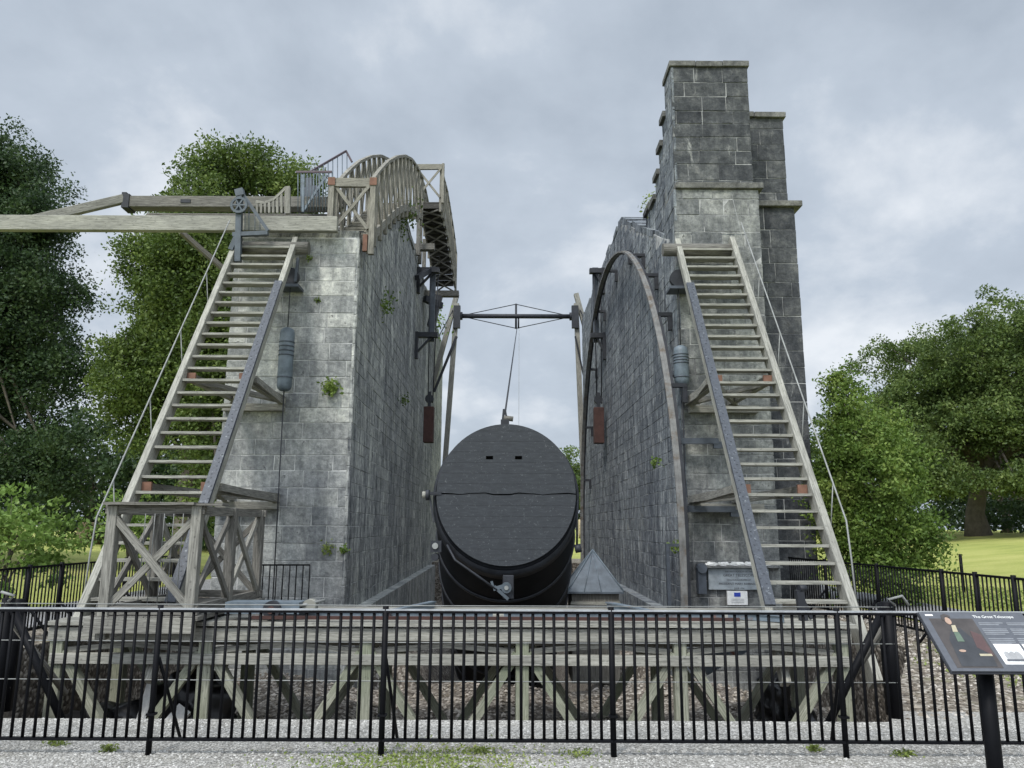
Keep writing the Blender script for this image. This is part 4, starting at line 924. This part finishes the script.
# ------------------------------------------------------------------ galleries
def gallery(label, path, hr, w_, nb, mat, gate=True, steps=True, below=.36, under=False, name='curved_gallery', orange=True):
    """path: list of (xc, y, zfloor); hr: rail heights at those points; nb: number of bays"""
    t = thing(name, label, 'gallery', (path[0][0], path[0][1], path[0][2]), 'lattice sided timber galleries on the left wall')
    P = np.array(path, float); L = np.concatenate([[0], np.cumsum(np.linalg.norm(np.diff(P, axis=0), axis=1))]); L /= L[-1]
    def ev(s_):
        # smooth interpolation
        c = np.array([np.interp(s_, L, P[:, k]) for k in range(3)]); return Vector(c), float(np.interp(s_, L, hr))
    def side(s_):
        a, _ = ev(max(0, s_ - .04)); b, _ = ev(min(1, s_ + .04)); d = b - a; d.z = 0; d.normalize(); return Vector((d.y, -d.x, 0))
    for sg in (-1, 1):
        mt = MB(); ml = MB(); mlow = MB()
        fine = nb * 3
        for i in range(fine):
            s0, s1 = i / fine, (i + 1) / fine; (c0, h0), (c1, h1) = ev(s0), ev(s1); o0 = side(s0) * w_ * sg; o1 = side(s1) * w_ * sg
            ex = (c1 - c0) * .05
            mt.bar(c0 + o0 + Vector((0, 0, h0)), c1 + o1 + Vector((0, 0, h1)) + ex, .09, .075)
            mlow.bar(c0 + o0 + Vector((0, 0, -.06)), c1 + o1 + Vector((0, 0, -.06)) + ex, .07, .2)
        mt.build('top_rail', mat, t); mlow.build('string_board', mat, t)
        for i in range(nb + 1):
            s0 = i / nb; c0, h0 = ev(s0); o0 = side(s0) * w_ * sg; mb = MB()
            mb.bar(c0 + o0 * 1.04 + Vector((0, 0, -below)), c0 + o0 * 1.04 + Vector((0, 0, h0)), .085, .085, up=(0, 1, 0)); mb.build('post', mat, t)
        mb = MB()
        for i in range(nb):
            (c0, h0), (c1, h1) = ev(i / nb), ev((i + 1) / nb); o0 = side(i / nb) * w_ * sg; o1 = side((i + 1) / nb) * w_ * sg
            off = side(i / nb) * .022
            mb.bar(c0 + o0 + off + Vector((0, 0, h0 - .05)), c1 + o1 + off + Vector((0, 0, 0)), .03, .10)
            mb.bar(c0 + o0 - off + Vector((0, 0, 0)), c1 + o1 - off + Vector((0, 0, h1 - .05)), .03, .10)
        mb.build('lattice', mat, t)
    ns = nb * 2
    for i in range(ns):
        c0, h0 = ev((i + .5) / ns); s_ = side((i + .5) / ns); mb = MB(); mb.bar(c0 - s_ * (w_ - .04), c0 + s_ * (w_ - .04), .3, .05); mb.bar(c0 - s_ * (w_ - .04) + Vector((0, -.13, -.12)), c0 + s_ * (w_ - .04) + Vector((0, -.13, -.12)), .025, .2); mb.build('step', mat if not under else M['stepdark'], t)
    if under:
        for i in range(nb):
            (c0, _), (c1, _) = ev(i / nb), ev((i + 1) / nb); s_ = side(i / nb)
            for sg in (-1, 1):
                mb = MB(); mb.bar(c0 + s_ * w_ * sg * .9 - Vector((0, 0.05, .3)), c1 - s_ * w_ * sg * .9 - Vector((0, 0.05, .3)), .05, .05); mb.build('under_brace', M['wooddark'], t)
    if gate:
        c0, h0 = ev(0); s_ = side(0)
        mb = MB(); mb.bar(c0 - s_ * (w_ + .06) + Vector((0, -.07, h0 - .02)), c0 + s_ * (w_ + .06) + Vector((0, -.07, h0 - .02)), .09, .2); mb.build('gate_head', mat, t)
        for sg in (-1, 1):
            mb = MB(); mb.bar(c0 + s_ * (w_ + .1) * sg + Vector((0, -.075, -.42 if orange else -.05)), c0 + s_ * (w_ + .1) * sg + Vector((0, -.075, h0 + .1)), .12 if orange else .09, .11, up=(0, 1, 0)); mb.build('gate_post', mat, t)
            if orange: mb = MB(); mb.bar(c0 + s_ * (w_ - .04) * sg + Vector((0, -.05, -.34)), c0 + s_ * (w_ - .04) * sg + Vector((0, -.05, .05)), .1, .09, up=(0, 1, 0)); mb.build('stained_foot', M['orange'], t)
            if orange: mb = MB(); mb.box(*sorted(((c0 + s_ * (w_ + .02) * sg).x, (c0 + s_ * (w_ + .18) * sg).x)), c0.y - .15, c0.y - .13, c0.z + h0 - .1, c0.z + h0 + .08); mb.build('corner_block', M['orange'], t)
            mb = MB(); mb.bar(c0 - s_ * w_ * sg + Vector((0, -.09 - .02 * sg, .18)), c0 + s_ * w_ * sg + Vector((0, -.09 - .02 * sg, h0 - .12)), .03, .075); mb.build('gate_brace', mat, t)
    return t
g1p = [(-3.62, 16.35, 7.98), (-3.62, 17.4, 8.6), (-3.62, 18.6, 9.35), (-3.62, 20.0, 10.2), (-3.62, 21.4, 10.95), (-3.62, 22.8, 11.55), (-3.60, 24.0, 11.95), (-3.55, 25.2, 12.25)]
gallery('near gallery with crossed gate, arching up over the left wall top', g1p, [1.3, 1.5, 1.6, 1.6, 1.6, 1.6, 1.55, 1.4], .37, 12, M['woodgallery'])
g2p = [(-3.10, 26.6, 13.35), (-3.08, 27.3, 13.35), (-3.0, 28.2, 13.1), (-2.92, 29.2, 12.55), (-2.83, 30.0, 11.9), (-2.78, 30.5, 11.45)]
gallery('far gallery dropping away over the gap, dark slatted underside showing', g2p, [1.4, 1.4, 1.45, 1.5, 1.5, 1.4], .42, 8, M['woodgallery'], under=True, orange=False)
for i, (y, z, xe, lb) in enumerate([(27.2, 11.85, -2.9, 'upper dark beam sticking out from the left wall under the far gallery'), (30.4, 11.05, -2.2, 'lower dark beam carrying the foot of the far gallery')]):
    mb = MB(); mb.box(-4.6, xe, y - .14, y + .14, z - .12, z + .1); tag(mb.build('support_beam', M['wooddark']), lb, 'beam', 'dark beams under the far gallery')
gt = thing('gallery_trestle', 'dark timber posts between the left wall top and the far gallery', 'trestle', (-3.4, 27.2, 11.3))
for (x, y, z0, z1) in ((-3.5, 27.6, 11.35, 13.0), (-3.45, 26.7, 11.35, 13.2), (-3.45, 28.6, 11.35, 12.7)): mb = MB(); mb.box(x - .07, x + .07, y - .07, y + .07, z0, z1); mb.build('post', M['wooddark'], gt)
gc = thing('gallery_carriage', 'black iron carriage on the left wall below the far gallery foot', 'carriage', (-3.1, 30, 9.5))
for nm, a, b, w_, h_ in (('wheel_box', (-3.3, 30.2, 9.6), (-3.0, 30.2, 10.9), .3, .3), ('axle_box', (-3.5, 29.6, 10.6), (-2.9, 30.3, 10.5), .2, .25), ('strut', (-3.42, 26.4, 10.4), (-3.1, 27.6, 11.1), .18, .18)): mb = MB(); mb.bar(a, b, w_, h_); mb.build(nm, M['iron'], gc)

# ------------------------------------------------------------------ cylinder counterweights on the wall fronts
def cylweight(label, px, y0, y1, pulley, s_):
    Y = 15.85; a = at(px, y1, Y); b = at(px, y0, Y); b.x = a.x; r_ = .155
    t = thing('cylinder_weight', label, 'counterweight', a, 'cylinder weights on the wall fronts')
    prof = [(0, .4), (.06, .85), (.12, 1.0)] ; H = b.z - a.z; pts = [a + Vector((0, 0, 0)), a + Vector((0, 0, .05)), a + Vector((0, 0, .12)), a + Vector((0, 0, H - .12)), a + Vector((0, 0, H - .04)), a + Vector((0, 0, H))]
    mb = MB(); mb.tube(pts, [r_ * .55, r_ * .9, r_, r_, r_ * .88, r_ * .5], 22); bd = mb.build('body', M['cyl'], t)
    for k in (.2, .55, .62, .69, .76): mb = MB(); q = a + Vector((0, 0, H * k)); mb.tube([q, q + Vector((0, 0, .025))], r_ + .008, 22); mb.build('band', M['steeldark'], bd)
    pt = at(*pulley, Y); mb = MB(); mb.tube([Vector((a.x, Y, b.z)), Vector((a.x, Y, pt.z))], .012, 5); mb.build('rope', M['iron'], t)
    mb = MB(); mb.tube([a, Vector((a.x, Y + .1, -.3))], .014, 5); mb.build('lower_rope', M['iron'], t)
    mb = MB(); q = Vector((a.x - s_ * .02, Y, pt.z)); mb.tube([q + Vector((0, -.06, 0)), q + Vector((0, .06, 0))], .2, 18); mb.build('pulley', M['iron'], t)
    mb = MB(); mb.bar(q + Vector((-.02 + .16, -.02, -.12)), q + Vector((.16, -.02, .42)), .05, .1); mb.box(q.x - .22, q.x + .22, Y - .1, YF - .0, q.z - .24, q.z - .18); mb.build('pulley_bracket', M['steeldark'], t)
cylweight('tall grey cylinder weight hanging right of the left ladder', 284, 328, 391, (285, 277), 1)
cylweight('short grey cylinder weight hanging left of the right ladder', 682, 346, 386, (681, 279), -1)
mb = MB(); a = at(665, 372, 15.9); mb.box(a.x, a.x + .3, 15.9, 16.19, a.z - .06, a.z + .02); tag(mb.build('wall_bracket', M['steeldark']), 'small grey bracket beside the short cylinder weight', 'bracket')

# guy wire on the right
mb = MB(); mb.tube([at(733, 200, 16.1), at(745, 250, 15.5)], .008, 5); tag(mb.build('guy_wire', M['galv']), 'thin pale wire down the front of the tall pier', 'wire')

# plaques
pl = thing('stone_plaque', 'wide grey inscribed plaque low on the right wall', 'plaque', at(740, 590, 16.1))
p0 = at(708, 568, 16.1); p1 = at(770, 590, 16.1)
mb = MB(); mb.box(p0.x, p1.x, 16.1, 16.18, p1.z, p0.z); mb.build('slab', M['plaque'], pl, .008)
MF = lambda x, z, y: Matrix.Translation((x, y, z)) @ Matrix.Rotation(R(90), 4, 'X')
for i, (s_, sz) in enumerate((('THE RESTORATION OF THE', .045), ('GREAT TELESCOPE', .075), ('WAS INAUGURATED BY', .045), ('PRESIDENT MARY ROBINSON', .062), ('JUNE 1996', .045))):
    textmesh(s_, sz, M['letter'], pl, MF((p0.x + p1.x) / 2 + .0, p0.z - .085 - i * .082, 16.098))
tg = thing('small_plaque', 'small pale plaque with a blue flag below the wide plaque', 'plaque', at(738, 598, 16.08))
q0 = at(727, 590.5, 16.08); q1 = at(748, 605, 16.08)
mb = MB(); mb.box(q0.x, q1.x, 16.08, 16.14, q1.z, q0.z - .01); mb.build('plate', M['signwhite'], tg)
mb = MB(); mb.box(q0.x + .14, q0.x + .27, 16.074, 16.079, q0.z - .12, q0.z - .04); mb.build('flag', M['blue'], tg)
mb = MB()
for k in range(3): mb.box(q0.x + .08, q1.x - .08, 16.075, 16.079, q0.z - .17 - .035 * k, q0.z - .163 - .035 * k)
mb.build('fine_print', M['signgrey'], tg)
# row of pale stones on the ledge above the plaque
for i, px in enumerate((712, 724, 737, 750, 765)):
    c = at(px, 564.5, 16.05); lump('ledge_stone', 'pale stone on the ledge above the plaque, number %s from the left' % ('one', 'two', 'three', 'four', 'five')[i], c + Vector((0, .02, 0)), (.13, .07, .045), M['white'], 40 + i)['group'] = 'pale stones above the plaque'
mb = MB(); mb.box(p0.x - .12, p1.x + .25, 16.0, 16.19, p0.z + .01, p0.z + .045); tag(mb.build('stone_ledge', M['stoneR']), 'narrow stone ledge above the wide plaque', 'ledge')
mb = MB(); mb.box(p0.x - .24, p0.x - .08, 15.95, 16.15, p0.z - .5, p0.z + .08); mb.tube([(p0.x - .16, 15.9, p0.z), (p0.x - .16, 16.1, p0.z)], .1, 10); tag(mb.build('winch', M['steeldark']), 'dark steel winch box beside the wide plaque', 'winch')
# barrier rails between cage and wall
br = thing('iron_barrier', 'short black iron barrier against the foot of the left wall', 'barrier', (-4.4, 15, 0))
a = at(257, 565, 14.6); b = at(310, 565, 14.6)
mb = MB(); mb.bar(a, b, .03, .03); mb.build('top_rail', M['black'], br)
for i in range(9):
    q = a.lerp(b, i / 8); mb = MB(); mb.tube([q, Vector((q.x, q.y, 0))], .012, 5); mb.build('bar', M['black'], br)

# ------------------------------------------------------------------ front iron fence
FYY = 5.86
ff = thing('iron_fence', 'black picket fence across the whole foreground with a top rail coloured pale as reflected light', 'fence', (0, FYY, 0))
mb = MB(); mb.box(-6.2, 6.2, FYY - .02, FYY + .02, 1.0, 1.010); mb.build('top_rail', M['railsheen'], ff)
mb = MB(); mb.box(-6.2, 6.2, FYY - .018, FYY + .018, .982, .9995); mb.build('top_rail_web', M['black'], ff)
mb = MB(); mb.box(-6.2, 6.2, FYY - .02, FYY + .02, .10, .118); mb.build('bottom_rail', M['black'], ff)
SP = 1.655; posts = [-.92 + SP * k for k in range(-3, 5)]
def cyl(name, x, y, z0, z1, r_, parent, mat='black', n=8):
    mb = MB(); mb.tube([(x, y, z0), (x, y, z1)], r_, n); return mb.build(name, M[mat], parent)
pk = None
for k, x in enumerate(posts):
    cyl('post', x, FYY - .0, -.05, 1.03, .022, ff)
    mb = MB(); mb.tube([(x + .01, FYY + .02, .66), (x + .06, FYY + .42, -.02)], .013, 6); mb.box(x - .03, x + .03, FYY - .03, FYY + .03, .27, .285); mb.build('stay', M['black'], ff)
    for i in range(1, 20):
        xx = x + SP * i / 20
        if abs(xx) > 4.15: continue
        if pk is None: pk = cyl('picket', 0, FYY, .112, .985, .0115, ff); pk.location = (xx, 0, 0)
        else: c = copyobj(pk, ff); c.location = (xx + random.uniform(-.004, .004), 0, 0); c.rotation_euler = (0, random.uniform(-.004, .004), 0)
# side fences
def side_fence(label, x0, y0, x1, y1, postys, h=1.0):
    t = thing('iron_fence', label, 'fence', (x0, y0, 0)); d = Vector((x1 - x0, y1 - y0, 0)); L = d.length; d.normalize(); n = Vector((d.y, -d.x, 0))
    A = Vector((x0, y0, 0)); B = Vector((x1, y1, 0)); 
    for z, nm in ((h, 'top_rail'), (.1, 'bottom_rail')): mb = MB(); mb.bar(A + Vector((0, 0, z)), B + Vector((0, 0, z)), .03, .03); mb.build(nm, M['black'], t)
    pk = None; i = 0; s_ = 0
    while s_ < L and i < 99:
        p = A + d * s_
        if pk is None: mb = MB(); mb.tube([(x0, y0, .1), (x0, y0, h)], .011, 6); pk = mb.build('picket', M['black'], t)
        else: c = copyobj(pk, t); c.location = p - A
        s_ += .086 if s_ < 5 else .1; i += 1
    for yy in postys:
        p = A + d * ((yy - y0) / d.y); mb = MB(); mb.tube([p, p + Vector((0, 0, h + .04))], .032, 8); mb.build('post', M['black'], t)
        sg = -1 if x0 > 0 else 1; mb = MB(); mb.tube([p + Vector((sg * .03, 0, .45)), p + Vector((sg * .42, 0, 0))], .02, 6); mb.build('stay', M['black'], t)
side_fence('black picket fence running back at the right past the green shrub', 6.45, 8.2, 5.95, 16.9, (9.1, 10.0, 10.75, 11.5, 13.3, 15.2))
side_fence('black picket fence running back at the left behind the young tree', -7.1, 8.6, -7.0, 17.0, (9.6, 11.6, 12.4, 14.4, 16.4))
cyl('bollard', 11.35, 19.9, 0, 1.0, .04, None); tag(bpy.data.objects['bollard'], 'lone thin grey post standing on the lawn at the right', 'post')

# ------------------------------------------------------------------ wire fence at the pit edge with black strainer posts
wf = thing('wire_fence', 'low wire fence along the pit edge between black strutted timber posts', 'fence', (-.5, 7.05, 0))
def strainer(x, s_):
    for k, dx_ in enumerate((0, .13)):
        mb = MB(); mb.tube([(x + dx_ * s_, 7.05 + k * .35, -.05), (x + dx_ * s_, 7.05 + k * .35, .97 - k * .04)], .055, 10); mb.build('post', M['black'], wf)
    mb = MB(); mb.tube([(x - s_ * .05, 7.03, .9), (x - s_ * .62, 7.0, -.05)], .035, 8); mb.build('strut', M['black'], wf)
    mb = MB(); mb.tube([(x + .05 * s_, 7.15, .8), (x - s_ * .18, 7.8, .02)], .03, 8); mb.build('strut', M['wooddark'], wf)
strainer(3.33, 1); strainer(-4.45, -1)
for z in (.93, .62, .30):
    mb = MB(); mb.tube([(-4.5, 7.0, z), (-.5, 7.0, z - .006), (3.35, 7.0, z)], .0045, 5); mb.build('wire', M['galv'], wf)
mb = MB(); mb.tube([(3.36, 6.97, .95), (3.3, 6.95, 1.0), (3.42, 6.95, 1.03), (3.48, 6.97, .95)], .012, 6); mb.build('wire_clamp', M['galv'], wf)
mb = MB(); mb.tube([(-4.4, 6.97, .95), (-4.34, 6.95, 1.0), (-4.46, 6.95, 1.03)], .012, 6); mb.build('wire_clamp', M['galv'], wf)
mb = MB(); mb.tube([(4.45, 10.2, .02), (4.4, 10.2, 1.05)], .05, 8); mb.tube([(4.35, 10.2, 1.0), (4.5, 10.15, 1.2)], .06, 8)
mb = MB(); p = at(802, 600, 10.9); mb.bar((p.x, p.y, .38), (p.x - .03, p.y, .78), .1, .1); mb.bar((p.x - .02, p.y, .7), (p.x + .12, p.y, .4), .05, .05); mb.tube([(p.x - .04, p.y - .02, .8), (p.x + .06, p.y, .8)], .05, 10); tag(mb.build('iron_latch', M['iron']), 'short black iron stop standing at the foot of the right ladder', 'iron stop')

# ------------------------------------------------------------------ information sign
sg = thing('information_sign', 'slanted dark information panel on a black post in front of the fence', 'sign', (2.9, 4.7, 0))
BL = at(952, 671, 4.5); wv = Vector((.62, 0, 0)); hvv = at(921, 612, 4.81) - BL; hvv.x = 0; nn = wv.normalized().cross(hvv.normalized())
Mp = Matrix.Identity(4)
ux, uy = Vector((1, 0, 0)), hvv.normalized()
for r_, vec in enumerate((ux, uy, nn)): Mp[0][r_], Mp[1][r_], Mp[2][r_] = vec
Mp.translation = BL
H_ = hvv.length; W_ = .62
def panel(name, x0, x1, y0, y1, z0, z1, mat, parent):
    mb = MB(); mb.prism([(x0, y0), (x1, y0), (x1, y1), (x0, y1)], z0, z1, 'z'); mb.v = [Mp @ v for v in mb.v]; return mb.build(name, mat, parent, fixn=True)
pn = panel('panel', 0, W_, 0, H_, -.012, 0, M['signbase'], sg)
panel('frame_edge', -.006, W_ + .006, -.008, H_ + .006, -.02, -.0125, M['iron'], pn)
def ell(name, cx, cy, rx, ry, mat, z, n=20):
    mb = MB(); mb.prism([(cx + rx * math.cos(2 * math.pi * i / n), cy + ry * math.sin(2 * math.pi * i / n)) for i in range(n)], z, z + .0004, 'z'); mb.v = [Mp @ v for v in mb.v]; return mb.build(name, mat, pn, fixn=True)
def polyp(name, pts, mat, z): mb = MB(); mb.prism(pts, z, z + .0004, 'z'); mb.v = [Mp @ v for v in mb.v]; return mb.build(name, mat, pn, fixn=True)
panel('picture_ground', .04, .30, .02, H_ - .05, .0005, .001, M['signbrown'], pn)
polyp('painted_coat', [(.07, .03), (.27, .03), (.28, .12), (.22, .24), (.19, .30), (.14, .30), (.09, .22)], M['coat'], .0016)
polyp('painted_drape', [(.22, .16), (.29, .10), (.29, .25), (.24, .28)], M['signred'], .0020)
ell('painted_face', .145, .352, .018, .027, M['skin'], .0026)
polyp('painted_hair', [(.115, .36), (.12, .395), (.145, .405), (.172, .39), (.168, .375), (.14, .385), (.126, .35)], M['signbrown'], .0032)
polyp('painted_collar', [(.135, .27), (.165, .27), (.172, .32), (.148, .318)], M['signcream'], .0030)
polyp('painted_vest', [(.13, .2), (.17, .2), (.168, .268), (.138, .268)], M['signgreen'], .0030)
ell('painted_hand', .125, .135, .02, .009, M['skin'], .0030)
panel('painted_table', .21, .28, .10, .115, .0022, .003, M['signcream'], pn)
textmesh('The Great Telescope', .028, M['signwhite'], pn, Mp @ Matrix.Translation((.31, H_ - .045, .001)), align='LEFT', thick=.0005)
panel('logo', .03, .075, H_ - .03, H_ - .018, .0005, .001, M['signwhite'], pn)
for cx in (.32, .485):
    for (y, n_) in ((H_ - .085, 2), (H_ - .13, 4), (H_ - .20, 4)):
        for k in range(n_):
            panel('text_line', cx, cx + .145 - .03 * (k == n_ - 1), y - k * .0125, y - k * .0125 + .006, .0005, .001, M['signgrey'], pn)
for cx in (.325, .49):
    f_ = panel('engraving', cx, cx + .15, .045, .185, .0005, .0012, M['signwhite'], pn)
    for k in range(3): ell('engraved_arch', cx + .045 + .03 * k, .10, .02, .034, M['signmid'], .0015 + .0005 * k)
    panel('engraved_ground', cx + .02, cx + .135, .065, .078, .0035, .0038, M['signbase'], pn)
SPX = at(988, 700, 4.66).x; mb = MB(); mb.tube([(SPX, 4.66, -.1), (SPX, 4.66, BL.z + .07)], .043, 20); mb.build('post', M['black'], sg)

# ------------------------------------------------------------------ weeds on gravel
def tuft(name, label, x, y, r_, n, h=.05, mat=None):
    C = np.stack([RNG.normal(x, r_, n), RNG.normal(y, r_ * .5, n), RNG.uniform(.005, h, n)], 1); o = leafmesh(name, C, RNG.uniform(.5, 1.3, n) * .013, mat or M['weed']); return o
o = tuft('sparse_grass', '', -.62, 5.66, .42, 2600, .03); struct(o, 'stuff')
for i, (px, py, r_, lb) in enumerate([(57, 746, .04, 'bright green tuft in the gravel at the lower left'), (108, 752, .03, 'dull small tuft left of the first fence post'), (480, 754, .05, 'green tuft right of the grassy patch at the fence'), (578, 757, .07, 'green tuft left of the fence post right of centre'), (815, 752, .03, 'tiny green tuft near the right fence post'), (905, 757, .04, 'faint green tuft near the sign post')]):
    d = CAMM.to_3x3() @ Vector((px - 512.0, 384.0 - py, -F_PX)); t_ = -EYE / d.z; tag(tuft('grass_tuft', '', d.x * t_, d.y * t_, r_, 150, .05), lb, 'grass tuft', 'grass tufts in the gravel')
# ragged ground weeds right of the pit
C = []
for i in range(90):
    x = random.uniform(3.8, 7.0); y = random.uniform(8, 15); n = 30
    if x < 3.6 + (y - 7) * .5: continue
    C.append(np.stack([RNG.normal(x, .12, n), RNG.normal(y, .12, n), RNG.uniform(.01, .07, n)], 1))
C = np.concatenate(C); struct(leafmesh('ground_weeds', C, RNG.uniform(.5, 1.3, len(C)) * .022, M['weed']), 'stuff')
# lawn grass by the fences
C = np.stack([RNG.uniform(9.6, 13, 5000), RNG.uniform(8, 22, 5000), RNG.uniform(.02, .12, 5000)], 1); struct(leafmesh('long_grass', C, RNG.uniform(.5, 1.2, 5000) * .05, M['weed']), 'stuff')

SC.render.engine = 'CYCLES'
